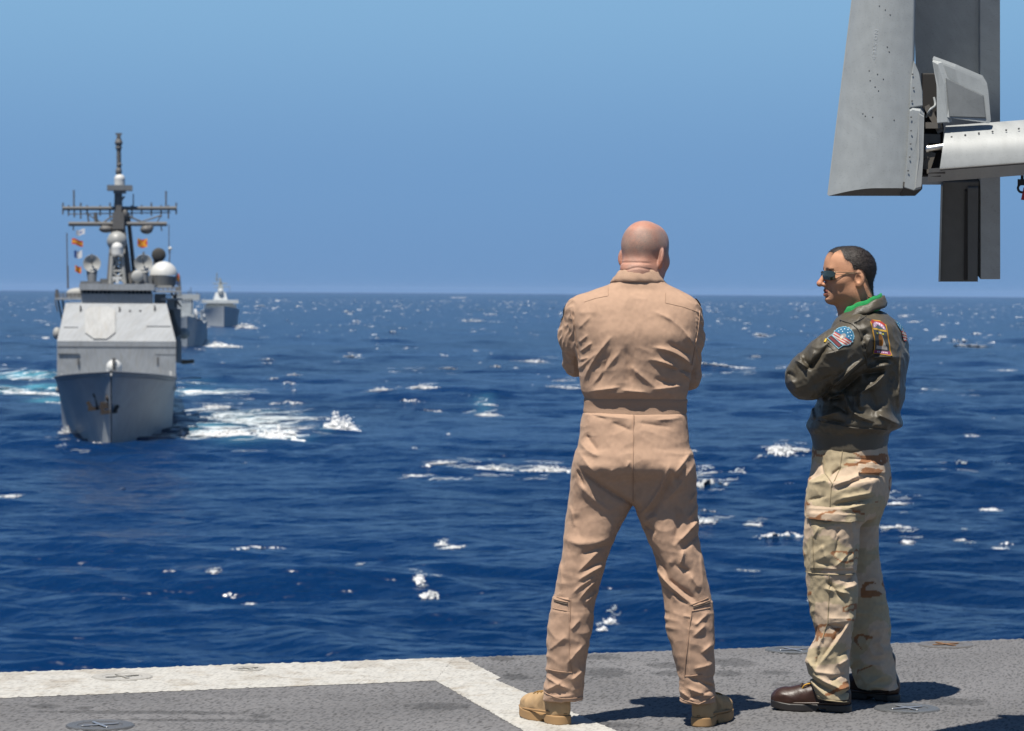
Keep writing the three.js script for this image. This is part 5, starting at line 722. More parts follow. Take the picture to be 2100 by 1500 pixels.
    k.fillStyle = '#4a5a62'; k.beginPath(); k.moveTo(26, 88); k.lineTo(80, 44); k.lineTo(136, 88); k.fill(); k.fillStyle = '#cfa53a'; k.fillRect(12, 88, 136, 16); k.fillStyle = '#a9a49a'; k.beginPath(); k.moveTo(96, 128); k.lineTo(126, 246); k.lineTo(60, 246); k.fill(); k.fillStyle = '#9a5f12'; k.beginPath(); k.ellipse(78, 186, 26, 58, 0, 0, 7); k.fill(); k.fillStyle = '#d8d2c8'; k.fillRect(60, 112, 36, 20); k.fillStyle = '#d8d040'; k.fillRect(36, 126, 18, 14); k.fillRect(102, 122, 16, 12); k.fillStyle = '#b9b2aa'; k.fillRect(28, 238, 104, 30); k.fillStyle = '#7a2a58'; k.fillRect(6, 282, 148, 32); k.fillStyle = '#d8c2d4'; for (let i = 0; i < 6; i++) k.fillRect(38 + i * 16, 290, 10, 16); });
  const cp = C(632, 250);
  const a0 = -.52, du = V(Math.cos(a0) * .040, Math.sin(a0) * .040, .004), dv = V(-Math.sin(a0) * .040, Math.cos(a0) * .040, 0);
  mesh('shoulder_patch', applique(jacket, V(...cp, .14), du, dv, V(.12, -.15, -1).normalize(), 26, 26, .0035, (s, t) => s * s + t * t < 1.02), shoulderPatch, man);
  { const q = C(556, 318), g = applique(jacket, V(...q, .14), V(Math.cos(-.75) * .032, Math.sin(-.75) * .032, 0), V(.008, .0075, 0), V(.12, -.15, -1).normalize(), 14, 5, .004); mesh('shoulder_tab', g, tabPatch, man); }
  { const q = C(1062, 243); mesh('back_patch', applique(jacket, V(...q, .12), V(.034, -.004, -.018), V(-.009, .066, 0), V(-.25, -.1, -1).normalize(), 14, 28, .0035, (s, t) => t < .75 || Math.abs(s) < Math.sqrt(1.02 - ((t - .75) / .25) ** 2 * .6)), backPatch, man); }
  { const q = C(1215, 190); mesh('back_patch', applique(jacket, V(q[0] + .07, q[1], -.09), V(.004, -.006, -.045), V(-.012, .045, 0), V(-1, -.1, -.12).normalize(), 12, 12, .0035, (s, t) => s * s + t * t < 1.02), shoulderPatch, man); }
  // trousers
  const hips = loft([row(896, 1667, 1810, ZC, .15, .15), row(930, 1663, 1815, ZC, .158, .158), row(950, 1662, 1819, ZC, .165, .165), row(986, 1656, 1821, ZC, .190, .20), row(1024, 1653, 1814, ZC, .19, .20), row(1062, 1656, 1798, ZC, .17, .18)], { n: 2.25, turn: -.12, cap: .03 });
  const NZ = .0, FZ = -.30;
  const legN = loft([row(985, 1655, 1790, NZ, .095, .09), row(1030, 1650, 1772, NZ, .095, .09), row(1075, 1648, 1760, NZ, .098, .09), row(1130, 1646, 1758, NZ, .095, .09), row(1172, 1651, 1754, NZ, .086, .085), row(1209, 1655, 1757, NZ, .082, .085), row(1237, 1658, 1756, NZ, .080, .085), row(1304, 1671, 1746, NZ, .074, .075), row(1330, 1658, 1744, NZ, .074, .075), row(1350, 1653, 1742, NZ, .074, .075), row(1382, 1659, 1740, NZ, .070, .07), row(1410, 1670, 1741, NZ, .072, .072), row(1433, 1680, 1741, NZ, .074, .074)], { n: 2.2, cap: .006 });
  const legF = loft([row(985, 1690, 1818, FZ, .09, .09), row(1030, 1692, 1812, FZ, .09, .09), row(1075, 1696, 1799, FZ, .09, .09), row(1108, 1700, 1798, FZ, .088, .09), row(1161, 1708, 1803, FZ, .083, .085), row(1192, 1712, 1809, FZ, .082, .085), row(1248, 1722, 1820, FZ, .08, .085), row(1318, 1735, 1826, FZ, .074, .075), row(1354, 1742, 1830, FZ, .072, .075), row(1375, 1748, 1833, FZ, .072, .07), row(1409, 1762, 1838, FZ, .074, .072)], { n: 2.2, cap: .006 });
  const G6 = (x, y) => [X(1580 + x / 3.947), Y(720 + y / 3.947)], G7 = (x, y) => [X(1560 + x / 3.5725), Y(1080 + y / 3.5725)], F6 = (a, b, c, d, w, h, bow) => [...G6(a, b), ...G6(c, d), w, h, bow], F7 = (a, b, c, d, w, h, bow) => [...G7(a, b), ...G7(c, d), w, h, bow];
  const creases2 = folds([F6(480, 1000, 560, 930, .008, -.010), F6(500, 1070, 720, 980, .010, .009), F6(520, 1100, 740, 1010, .008, -.009), F6(560, 1170, 800, 1130, .010, .010), F6(500, 1230, 800, 1170, .010, -.014), F6(560, 1260, 810, 1210, .012, .010), F6(300, 1200, 440, 1160, .010, -.008), F6(320, 1060, 480, 1010, .012, .006), F6(650, 870, 850, 900, .009, .006), F6(600, 860, 820, 880, .007, -.007), F6(400, 900, 420, 1000, .006, -.007), F6(540, 1400, 520, 1500, .008, -.007), F6(640, 1330, 660, 1480, .012, .009), F6(380, 1400, 340, 1490, .010, .008),
    F7(560, 60, 540, 190, .008, -.009), F7(640, 180, 540, 270, .010, .010), F7(600, 230, 670, 150, .007, -.009), F7(390, 240, 560, 280, .012, -.007), F7(440, 120, 480, 230, .012, .006), F7(480, 380, 600, 510, .010, -.014), F7(460, 430, 650, 470, .012, .011), F7(620, 390, 690, 300, .010, -.012), F7(600, 430, 700, 410, .010, .010), F7(640, 350, 690, 290, .010, .011), F7(500, 700, 600, 720, .012, -.012), F7(480, 650, 680, 650, .010, .005), F7(490, 690, 690, 660, .012, .006), F7(660, 660, 430, 990, .012, .012, .003), F7(610, 700, 440, 960, .013, -.012), F7(460, 770, 410, 880, .012, .011), F7(430, 900, 410, 1000, .008, -.010), F7(340, 960, 420, 1060, .014, .012), F7(380, 1060, 640, 1170, .012, .014, -.006), F7(350, 1080, 560, 1190, .008, -.014, -.006), F7(400, 1040, 560, 1060, .012, .008), F7(560, 1170, 650, 1150, .008, .010), F7(580, 1210, 650, 1185, .008, -.010), F7(360, 1120, 520, 1250, .012, .009), F7(560, 930, 650, 880, .010, -.009), F7(570, 990, 640, 950, .010, .008), F7(500, 1100, 620, 1060, .008, -.007)]);
  const rect = (x, y, x0, x1, y0, y1, s = .006) => smoothstep(x, x0, x0 + s) * (1 - smoothstep(x, x1 - s, x1)) * smoothstep(y, y0, y0 + s) * (1 - smoothstep(y, y1 - s, y1));
  const tbase = (x, y, z) => { let d = smin(legN(x, y, z), legF(x, y, z), .01); return y > .70 ? smin(d, hips(x, y, z), .035) : d; };
  const trousers = (x, y, z) => {
    let d = tbase(x, y, z); if (d > .05 || d < -.06) return d;
    const near = smoothstep(z, -.13, -.04), far = 1 - near, low = smoothstep(.42 - y, 0, .3);
    let h = near * creases2(x, y) * 1.1;
    h +=   .0025 * n3(x * 7 + 5, y * 6, z * 7) + (.0017 + .004 * low * far) * (1 - 2.3 * Math.abs(n3(x * 7 + y * 6, y * 13 - x * 6, z * 8))) + .0010 * n3(x * 36, y * 30, z * 36);
    if (z > -.05) h += .007 * rect(x, y, X(1659), X(1751), Y(1164), Y(1046)) + .005 * rect(x, y, X(1659), X(1744), Y(1068), Y(1037)) + .004 * rect(x, y, X(1753), X(1808), Y(970), Y(948));
    return (d - h) * .8;
  };
  const camo = (x, y, z) => {
    const w = .03 * fbm3(x * 9, y * 9, z * 9, 2), qx = (x + z * .6) + w, qy = y * 1.7 + w, k = 1 + .06 * n3(x * 50, y * 50, z * 50) + .06 * fbm3(x * 12, y * 12, z * 12, 2);
    const a = n3(qx * 3.6 + 3, qy * 3.6, z * 2), b = n3(qx * 5.4 + 31, qy * 7.2 + 7, z * 2 + 4), c = fbm3(qx * 4.2 + 12, qy * 4.2 + 40, 7, 2), edge = .05 * n3(x * 40, y * 40, z * 40);
    if (b > .38 + edge && b < .62 && c > -.03) return [.31 * k, .135 * k, .055 * k];
    if (a > .05 + edge) return [.60 * k, .455 * k, .325 * k];
    return [.49 * k, .395 * k, .25 * k];
  };
  const cotton = new THREE.MeshPhysicalMaterial({ color: 0xffffff, vertexColors: true, roughness: .9, sheen: .2, sheenColor: rgb(.6, .52, .4), bumpMap: weaveBump, bumpScale: .0007 });
  mesh('camouflage_trousers', nets(trousers, [-.24, .05, -.42], [.24, Y(896), .15], .0048, { color: camo }), cotton, man);
  { const S = [], add = (f, pts, r = .0022) => { const g = seam(trousers, pts, V(0, 0, -1), r); if (g) S.push(g); };
    add(0, [G6(565, 800), G6(545, 950), G6(480, 1080), G6(470, 1240)]); add(0, [G6(410, 830), G6(430, 980), G6(490, 1060)]); add(0, [G7(325, 325), G7(540, 330), G7(680, 330)], .0026); add(0, [G7(375, 60), G7(380, 200), G7(390, 320)], .0026); add(0, [G7(495, 330), G7(497, 480), G7(490, 680), G7(450, 800)]); add(0, [G6(300, 1340), G6(440, 1365), G6(620, 1330)], .003); add(0, [G7(375, 1195), G7(470, 1245), G7(640, 1262)], .0026);
    mesh('seam', join(S), std(rgb(.36, .29, .18), .9), man);
    const tint = (g) => { const p = g.attributes.position, c = []; for (let i = 0; i < p.count; i++) c.push(...camo(p.getX(i) + .3, p.getY(i), p.getZ(i))); g.setAttribute('color', new THREE.Float32BufferAttribute(c, 3)); return g; };
    const cm = cotton.clone(); cm.side = THREE.DoubleSide;
    const flap = (a, b, h, lift) => { const A = a, B = b, mid = V((A[0] + B[0]) / 2, (A[1] + B[1]) / 2 - h / 2, .2); return tint(applique(trousers, mid, V((B[0] - A[0]) / 2, (B[1] - A[1]) / 2, 0), V(0, h / 2, 0), V(0, 0, -1), 34, 12, lift, (s, t) => t > -1 + .35 * Math.max(0, Math.abs(s) - .7))); };
    mesh('pocket_flap', flap(G6(298, 1240), G6(735, 1262), .050, .009), cm, man);
    mesh('pocket_flap', flap(G6(690, 905), G6(890, 925), .036, .010), cm, man); }
  // head, hair, glasses
  const HA = V(X(1735.5, ZC), Y(569, ZC), ZC), HR = -1.256, SY = .935, TILT = -.06;
  const h0 = headField({ neck: .061 }), hs = (x, y, z) => h0(x, y / SY, z) * SY;
  const hf = placed(hs, HA, HR, TILT, 0, 1);
  const inv = new THREE.Matrix4().makeRotationFromEuler(new THREE.Euler(TILT, HR, 0, 'YXZ')).setPosition(HA).invert(), q0 = V(0, 0, 0);
  const line = (z) => { const T = [[-.2, -.085], [-.1, -.082], [-.08, -.066], [-.055, -.025], [-.035, .012], [-.012, .026], [.008, .024], [.015, .032], [.025, .054], [.044, .063], [.049, .074], [.056, .100], [.2, .14]]; let i = 0; while (i < T.length - 2 && z > T[i + 1][0]) i++; const [a, b] = [T[i], T[i + 1]]; return lerp(a[1], b[1], clamp((z - a[0]) / (b[0] - a[0]), 0, 1)); };
  const hairIn = (x, y, z) => { const yy = y / SY, side = yy - line(z), mid = Math.min(.088 - z + .25 * (yy - .09), yy - .02), w = 1 - smoothstep(Math.abs(x), .022, .046); return Math.max(side, w > .5 ? mid : -1) ; };
  const skinTone = (x, y, z) => { const p = q0.set(x, y, z).applyMatrix4(inv), yy = p.y / SY, k = 1 + .05 * fbm3(x * 30, y * 30, z * 30, 3) + .04 * n3(x * 180, y * 180, z * 180); let c = [.66, .335, .195];
    const lips = smoothstep(.0235 - Math.abs(p.x), 0, .004) * smoothstep(.0125 - Math.abs(yy + .069), 0, .004) * (p.z > .075 ? 1 : 0); if (lips > 0) c = [lerp(c[0], .36, lips), lerp(c[1], .125, lips), lerp(c[2], .10, lips)];
    if (p.z > .07 && Math.abs(p.x) < .021 && Math.abs(yy + .0685 + .001) < .0028) c = [.06, .025, .02];
    const beard = smoothstep(-.035 - yy, 0, .03) * smoothstep(p.z, -.02, .03) * (1 - lips) * .10; c = [c[0] * (1 - beard), c[1] * (1 - beard * .8), c[2] * (1 - beard * .6)];
    const nb = hairIn(p.x, p.y, p.z), stub = smoothstep(nb, -.020, .004) * .7 * (.7 + .5 * n3(x * 260, y * 160, z * 260)); c = c.map((v, i) => lerp(v, [.05, .035, .028][i], clamp(stub, 0, 1)));
    const brow = Math.abs(yy - .0245 - .10 * Math.abs(p.x) * (Math.abs(p.x) < .035 ? 1 : -.2)) < .0045 && Math.abs(p.x) > .012 && Math.abs(p.x) < .052 && p.z > .05; if (brow) c = [.13, .07, .04];
    const ruddy = Math.exp(-((p.x / .018) ** 2) - (((yy + .03) / .02) ** 2)) * (p.z > .09 ? .25 : 0); c[1] *= 1 - ruddy * .6; c[2] *= 1 - ruddy * .5; return c.map((v) => v * k); };
  const headGeo = nets(hf, [HA.x - .16, HA.y - .20, HA.z - .14], [HA.x + .16, HA.y + .15, HA.z + .14], .0029, { color: skinTone });
  const skin = new THREE.MeshPhysicalMaterial({ color: 0xffffff, vertexColors: true, roughness: .5, specularIntensity: .45, bumpMap: pores, bumpScale: .0012 });
  const inner = (x, y, z) => { let d = Math.min(shell(x, y, z), 9) + .04; d = Math.min(d, tbase(x, y, z) + .035); return Math.max(d, .10 - y); };
  const handAt = [[X(1676, -.2), Y(768, -.2), -.245], [X(1700, -.2), Y(778, -.2), -.17]];
  const hands = handAt.map((c, i) => nets(placed(handField(i ? -1 : 1, .4), V(...c), i ? -1.6 : -1.4, .4, i ? -1.5 : 1.3), c.map((v) => v - .12), c.map((v) => v + .12), .004, { color: skinTone }));
  mesh('body', mergeGeometries([nets(inner, [-.34, .0, -.42], [.25, Y(640), .18], .013, { color: skinTone }), headGeo, ...hands]), skin, man);
  const hairF = placed((x, y, z) => { const m = hairIn(x, y, z) + .004 * n3(x * 90, y * 90, z * 90) + .003 * n3(x * 220, y * 160, z * 220); const t = .0020 * smoothstep(m, -.004, .014) - .0006 + .0009 * n3(x * 300, y * 200, z * 300); let d = hs(x, y, z) - t; d = Math.max(d, -m * .6); const ear = Math.hypot(Math.abs(x) - .088, (y + .004), (z + .012) * 1.3) - .036; return Math.max(d, -ear); }, HA, HR, TILT, 0, 1);
  { const cap = nets(hairF, [HA.x - .13, HA.y - .10, HA.z - .12], [HA.x + .13, HA.y + .15, HA.z + .12], .0027, { color: (x, y, z) => { const k = .8 + .7 * Math.max(0, n3(x * 200, y * 120, z * 200)) + .3 * n3(x * 40, y * 40, z * 40); return [.028 * k, .019 * k, .014 * k]; } });
    const p = cap.attributes.position, nn = cap.attributes.normal, r = rngOf(88), P = [], N = [], C = [], I = [];
    for (let i = 0; i < 7000; i++) { const k = Math.floor(r() * p.count), o = V(p.getX(k), p.getY(k), p.getZ(k)), n = V(nn.getX(k), nn.getY(k), nn.getZ(k)), d = n.clone().add(V(.35, -.45, -.1)).add(V(r() - .5, r() - .5, r() - .5).multiplyScalar(.7)).normalize(), L = .0025 + .0035 * r(), t = V(r() - .5, r() - .5, r() - .5).cross(d).normalize(), q = t.clone().cross(d), w = .00055, c = .7 + .9 * r(), b = P.length / 3;
      for (let e = 0; e < 3; e++) { const a = e * 2.094, v = o.clone().addScaledVector(n, -.001).addScaledVector(t, Math.cos(a) * w).addScaledVector(q, Math.sin(a) * w); P.push(v.x, v.y, v.z); N.push(n.x, n.y, n.z); C.push(.03 * c, .020 * c, .014 * c); } const e = o.addScaledVector(d, L); P.push(e.x, e.y, e.z); N.push(n.x, n.y, n.z); C.push(.034 * c, .022 * c, .015 * c); I.push(b, b + 1, b + 3, b + 1, b + 2, b + 3, b + 2, b, b + 3); }
    const hg = new THREE.BufferGeometry(); hg.setAttribute('position', new THREE.Float32BufferAttribute(P, 3)); hg.setAttribute('normal', new THREE.Float32BufferAttribute(N, 3)); hg.setAttribute('color', new THREE.Float32BufferAttribute(C, 3)); hg.setIndex(I); cap.deleteAttribute('uv');
    mesh('hair', mergeGeometries([cap, hg]), std(0xffffff, .62, { vertexColors: true }), man); }
  { const g = new THREE.Group(); g.name = 'sunglasses'; g.position.copy(HA); g.rotation.set(TILT, HR, 0, 'YXZ'); man.add(g);
    const lensM = new THREE.MeshPhysicalMaterial({ color: rgb(.075, .078, .052), metalness: .85, roughness: .06, clearcoat: 1, clearcoatRoughness: .03 }), wire = new THREE.MeshStandardMaterial({ color: rgb(.35, .27, .18), metalness: .9, roughness: .28 });
    const zl = (x) => .1135 - 5.6 * x * x, lens = (s) => { const top = (x) => .0175 - .10 * Math.max(0, Math.abs(x) - .05), P = (i, j, o) => { const a = i / 14, x = lerp(.009, .0715, a), cut = .004 * (1 - smoothstep(a, 0, .2)) + .006 * smoothstep(a, .75, 1), y1 = top(x) - cut * .4, y0 = -.0195 + cut + .004 * (1 - a); return [s * x, lerp(y0, y1, j / 8) , zl(x) - .06 * Math.abs(j / 8 - .45) * .06 + o, a, j / 8]; };
      return mergeGeometries([grid(15, 9, (i, j) => P(i, j, 0)), grid(15, 9, (i, j) => P(i, j, -.0022))]); };
    lensM.side = THREE.DoubleSide; mesh('lens', lens(1), lensM, g); mesh('lens', lens(-1), lensM, g);
    const tube = (pts, r) => new THREE.TubeGeometry(new THREE.CatmullRomCurve3(pts.map((p) => V(...p))), 24, r, 6);
    mesh('bridge', tube([[-.011, .009, zl(.011)], [0, .012, .116], [.011, .009, zl(.011)]], .0014), wire, g);
    for (const s of [1, -1]) { mesh('temple', join([tube([[s * .0705, .012, zl(.0705)], [s * .0745, .0135, .07], [s * .0755, .0145, .04], [s * .081, .016, .0], [s * .083, .014, -.018], [s * .080, -.004, -.036], [s * .074, -.012, -.044]], .0014), tube([[s * .0705, .004, zl(.0705)], [s * .0745, .0035, .07], [s * .075, .007, .045], [s * .080, .014, .008]], .0011)]), wire, g); mesh('hinge', ball(.0028, s * .0722, .0125, .0855), wire, g); }
  }
  // boots: brown leather, dark welted soles
  const bf = bootFields({ len: .305, w: .108, sole: .030, toe: .060, shaft: .13, heel: .010 });
  const leather = new THREE.MeshPhysicalMaterial({ color: 0xffffff, vertexColors: true, roughness: .42, specularIntensity: .7, bumpMap: creaseBump, bumpScale: .0016 });
  const up = nets(bf.upper, [-.08, .016, -.02], [.08, .20, .33], .0042, { color: (x, y, z) => { const k = .9 + .25 * fbm3(x * 18, y * 18, z * 18, 3); return [.048 * k, .021 * k, .013 * k]; } }), so = nets(bf.sole, [-.08, -.01, -.02], [.08, .06, .33], .004);
  for (const [x, z, turn, s] of [[0, .0, -Math.PI / 2 - .12, 1], [(1842 - 1745) / 6000 * (D + .31), -.315, -Math.PI / 2 - .42, -1]]) {
    const b = new THREE.Group(); b.name = 'boot'; b.position.set(x, 0, z); b.rotation.y = turn; b.scale.x = s; man.add(b);
    mesh('upper', up, leather, b); mesh('sole', so, std(rgb(.022, .018, .016), .5), b);
    const st = []; for (let i = 0; i <= 30; i++) { const t = i / 30 * Math.PI * 2; st.push(V(Math.sin(t) * .0505, .034 + .003 * Math.sin(t * 2), .152 - Math.cos(t) * .145)); }
    mesh('welt', new THREE.TubeGeometry(new THREE.CatmullRomCurve3(st, true), 60, .0042, 5, true), std(rgb(.05, .028, .018), .4), b);
    const la = []; for (let k = 0; k < 4; k++) la.push(seamOn(bf.upper, k));
    mesh('eyelet_lace', join(la), std(rgb(.05, .03, .02), .6), b);
    const bow = [[0, .098, .118], [.02, .106, .140], [.034, .100, .170], [.030, .086, .180]], bow2 = [[0, .098, .118], [-.016, .104, .13], [-.03, .082, .150], [.010, .098, .150], [.036, .070, .150]];
    mesh('lace', join([bow, bow2].map((p) => new THREE.TubeGeometry(new THREE.CatmullRomCurve3(p.map((q) => V(...q))), 20, .0028, 5))), std(rgb(.62, .33, .03), .7), b);
  }
}
// ---------------------------------------------------------------- the folded tailplane of a parked aircraft, upper right
{
  const at = atRange(1900, 330, 9.7), tail = thing('folded_aircraft_tail', 'grey folded aircraft tail panel hanging into the upper right corner', 'aircraft tail', at, Math.atan2(-at.x, -at.z));
  tail.updateMatrixWorld(true);
  const loc = (u, v, z = 0) => { const d = sight(u, v), k = (Math.hypot(at.x, at.z) - z) / Math.hypot(d.x, d.z); return tail.worldToLocal(V(d.x * k, EYE + d.y * k, d.z * k)); };
  const scr = texture(512, 512, (u, v) => { const st = wrapNoise(u * 1, v * .2, 22, 3), b = wrapNoise(u, v, 6, 8), sp = smoothstep(wrapNoise(u, v, 46, 31), .55, .85), k = .94 + .025 * b + .015 * st - .05 * sp; return [k, k, k * .985]; }, true, 3); scr.repeat.set(2.2, 2.2);
  const skin = (r, g, b, rough = .42) => new THREE.MeshPhysicalMaterial({ color: rgb(r, g, b), map: scr, roughness: rough, specularIntensity: .8, side: THREE.DoubleSide });
  const M = { pale: skin(.43, .455, .475), mid: skin(.43, .455, .475), white: skin(.46, .475, .485, .55), dark: std(rgb(.045, .043, .042), .7), nearBlack: std(rgb(.018, .016, .015), .8), steel: new THREE.MeshStandardMaterial({ color: rgb(.55, .53, .5), metalness: .9, roughness: .35 }), rivet: std(rgb(.10, .10, .10), .5) };
  const quadS = (P, n = 12) => grid(n + 1, n + 1, (i, j) => { const s = i / n, t = j / n, a = P[0].clone().lerp(P[1], s), b = P[3].clone().lerp(P[2], s), p = a.lerp(b, t); return [p.x, p.y, p.z, p.x, p.y]; });
  // closed shell from front rectangle points with thickness
  const slab = (pts, thick, mat, name, parent = tail, bevel = .004) => { // pts: [u, v, z] outline seen from the camera
    const P = pts.map(([u, v, z = 0]) => loc(u, v, z)), c = P.reduce((a, p) => a.add(p), V(0, 0, 0)).multiplyScalar(1 / P.length), tri = [], uv = []; const n = P[1].clone().sub(P[0]).cross(P[2].clone().sub(P[0])).normalize(); if (n.z < 0) n.negate();
    const F = P.map((p) => p.clone().lerp(c, bevel / p.distanceTo(c)).addScaledVector(n, 0)), E = P.map((p) => p.clone().addScaledVector(n, -bevel)), B = P.map((p) => p.clone().addScaledVector(n, -thick)), put = (...a) => a.forEach((p) => { tri.push(p.x, p.y, p.z); uv.push(p.x + p.z, p.y); });
    for (let i = 0; i < P.length; i++) { const k = (i + 1) % P.length; put(c, F[i], F[k]); put(F[i], E[i], E[k], F[i], E[k], F[k]); put(E[i], B[i], B[k], E[i], B[k], E[k]); put(c.clone().addScaledVector(n, -thick), B[k], B[i]); }
    const g = new THREE.BufferGeometry(); g.setAttribute('position', new THREE.Float32BufferAttribute(tri, 3)); g.setAttribute('uv', new THREE.Float32BufferAttribute(uv, 2)); g.computeVertexNormals(); return mesh(name, g, mat, parent); };
  const dots = (list, r = .0055, z = .01) => join(list.map(([u, v, zz = z]) => { const p = loc(u, v, zz); return ball(r, p.x, p.y, p.z, 1, 1, .5, 8, 6); }));
  // outer panel: aerofoil section, thin at the left edge
  { const L = (v) => lerp(1749, 1699, v / 403), Rr = (v) => lerp(1878, 1872, clamp(v / 400, 0, 1)), prof = []; // (s along chord, z)
    const zf = (s) => .005 + .066 * Math.sin(Math.pow(s, .75) * 2.5) , zbk = (s) => -.006 - .03 * Math.sin(s * 2.9);
    const N = 22; for (let i = 0; i <= N; i++) prof.push([i / N, zf(i / N)]); for (let i = N; i >= 0; i--) prof.push([i / N, zbk(i / N)]);
    const rows = 30, vv = (j) => lerp(-420, 386, j / rows);
    const g = grid(prof.length + 1, rows + 1, (i, j) => { const [s, z] = prof[i % prof.length], v0 = vv(j), v = j === rows ? v0 + 16 * (i > N ? 1 : 1 - Math.sin(Math.min(1, s * 1.7) * 1.57)) : v0, p = loc(lerp(L(v), Rr(v), s), v, z); return [p.x, p.y, p.z, p.x, p.y]; });
    const panel = mesh('outer_panel', g, M.pale, tail);
    const cap = []; for (let i = 0; i < N; i++) { const f = (k, zz, up) => loc(lerp(L(402), Rr(402), k / N), up ? 386 + 16 * (1 - Math.sin(Math.min(1, k / N * 1.7) * 1.57)) : 402, zz); cap.push(Q4(f(i, zf(i / N), 1), f(i + 1, zf((i + 1) / N), 1), f(i + 1, zbk((i + 1) / N)), f(i, zbk(i / N)))); }
    mesh('end_rib', join(cap), std(rgb(.10, .098, .092), .7, { side: THREE.DoubleSide }), panel);
    mesh('trailing_edge', (() => { const a = []; for (let j = 0; j <= 10; j++) { const v = lerp(-420, 400, j / 10); a.push(loc(L(v) - .5, v, .001)); } return new THREE.TubeGeometry(new THREE.CatmullRomCurve3(a), 30, .0035, 6); })(), M.white, panel);
    // stencilled warning, painted on
    const k = document.createElement('canvas'); k.width = 512; k.height = 96; const c = k.getContext('2d'); c.clearRect(0, 0, 512, 96); c.fillStyle = 'rgba(196,202,206,0.38)'; c.font = 'bold 84px sans-serif'; c.textBaseline = 'middle'; c.textAlign = 'center'; c.fillText('NO STEP', 256, 50);
    const t = new THREE.CanvasTexture(k); t.colorSpace = THREE.SRGBColorSpace;
    const tg = grid(25, 5, (i, j) => { const a = i / 24, b = j / 4, v = lerp(42, 138, a), s0 = lerp(1800, 1790, a), u = s0 + lerp(-5.5, 5.5, b), s = (u - L(v)) / (Rr(v) - L(v)), p = loc(u, v, zf(s) + .0016); return [p.x, p.y, p.z, a, b]; });
    mesh('stencil', tg, new THREE.MeshStandardMaterial({ map: t, transparent: true, roughness: .6, side: THREE.DoubleSide }), panel);
    const fz = (u, v) => zf((u - L(v)) / (Rr(v) - L(v))) + .0005, F = [];
    for (const [u, v] of [[1783, 145], [1800, 152], [1812, 162], [1820, 96], [1824, 106], [1785, 165], [1795, 178], [1802, 186], [1770, 233], [1775, 238], [1804, 12], [1816, 20], [1826, 30], [1834, 246], [1790, 240]]) F.push([u, v, fz(u, v)]);
    mesh('fastener', dots(F, .0022), M.rivet, panel); }
  // leading edge segments at the fold
  { const strip = (pts, mat, name) => slab(pts, .05, mat, name);
    const le = strip([[1866, 226, .060], [1872, 223, .062], [1888, 226, .060], [1896, 236, .05], [1893, 340, .05], [1889, 388, .052], [1874, 392, .058], [1855, 386, .064], [1860, 330, .064]], M.pale, 'leading_edge');
    strip([[1886, 232, .066], [1896, 238, .058], [1895, 330, .058], [1890, 385, .058], [1878, 388, .064], [1884, 330, .066]], M.white, 'leading_edge_strip');
    strip([[1875, 124, .055], [1886, 150, .052], [1893, 190, .05], [1893, 218, .05], [1866, 222, .058], [1868, 170, .058]], M.pale, 'hinge_cover');
    slab([[1852, 385, .060], [1889, 387, .048], [1892, 390, .03], [1878, 403, .0], [1846, 403, .0]], .02, M.dark, 'edge_cap');
    mesh('rivet', dots([[1869, 240, .066], [1869, 268, .067], [1868, 295, .067], [1866, 322, .067], [1863, 350, .067], [1872, 152, .06], [1874, 180, .06], [1871, 207, .06]], .0030), M.rivet, le); }
  // panel in the shade behind, leaning so that its face looks down
  { const zz = (v) => .34 - (v + 0) * .00082; const lean = (u, v, o = 0) => [u, v, zz(v) - .50 + o];
    const back = slab([lean(1862, -420), lean(2009, -420), lean(2009, 380), lean(1885, 380)], .05, M.mid, 'shaded_panel');
    slab([lean(2010, -420, .012), lean(2051, -420, -.012), lean(2052, 574, -.012), lean(2012, 574, .012)], .04, M.mid, 'tip_strip');
    slab([lean(1934, 372, .02), lean(2008, 372, .02), lean(2006, 579, .02), lean(1925, 579, .02)], .05, skin(.125, .125, .122, .6), 'lower_flap');  // flap darker than the panel above; part of its shade is in the colour
    const fl = slab([lean(1979, 390, .028), lean(1984, 390, .028), lean(1983, 576, .028), lean(1977, 576, .028)], .012, M.nearBlack, 'flap_rail'); slab([lean(1985, 384, .030), lean(2007, 384, .03), lean(2004, 578, .03), lean(1985, 578, .03)], .03, skin(.13, .135, .14, .6), 'flap_edge'); slab([lean(1930, 380, .028), lean(1934, 380, .028), lean(1929, 578, .028), lean(1925, 578, .028)], .02, M.pale, 'flap_edge');
    mesh('panel_seam', join([[1910, -420, 1908, 120], [1880, -420, 1884, 130], [2000, -420, 2000, 170], [1996, 170, 2006, 380], [1880, 88, 1898, 90]].map(([a, b, c, d]) => bar(loc(...lean(a, b, .003)), loc(...lean(c, d, .003)), .0022, .0022, 5))), M.rivet, back);
    const F = []; for (let v = -380; v < 130; v += 34) F.push(lean(1885, v, .002), lean(1996, v + 10, .002)); mesh('rivet', dots(F, .004), M.rivet, back); }
  // hinged door
  { const door = slab([[1912, 123, .03], [1958, 140, .05], [2012, 163, .05], [2021, 178, .05], [2024, 196, .05], [2029, 255, .05], [1948, 244, .06], [1922, 236, .05], [1920, 173, .04]], .014, M.pale, 'access_door');
    slab([[1912, 124, .034], [1924, 130, .052], [1938, 170, .056], [1944, 252, .058], [1922, 254, .052], [1920, 173, .044]], .02, M.pale, 'door_edge'); slab([[1940, 160, .055], [2018, 196, .055], [2023, 242, .055], [1947, 240, .062]], .002, skin(.20, .215, .23, .6), 'door_patch'); }
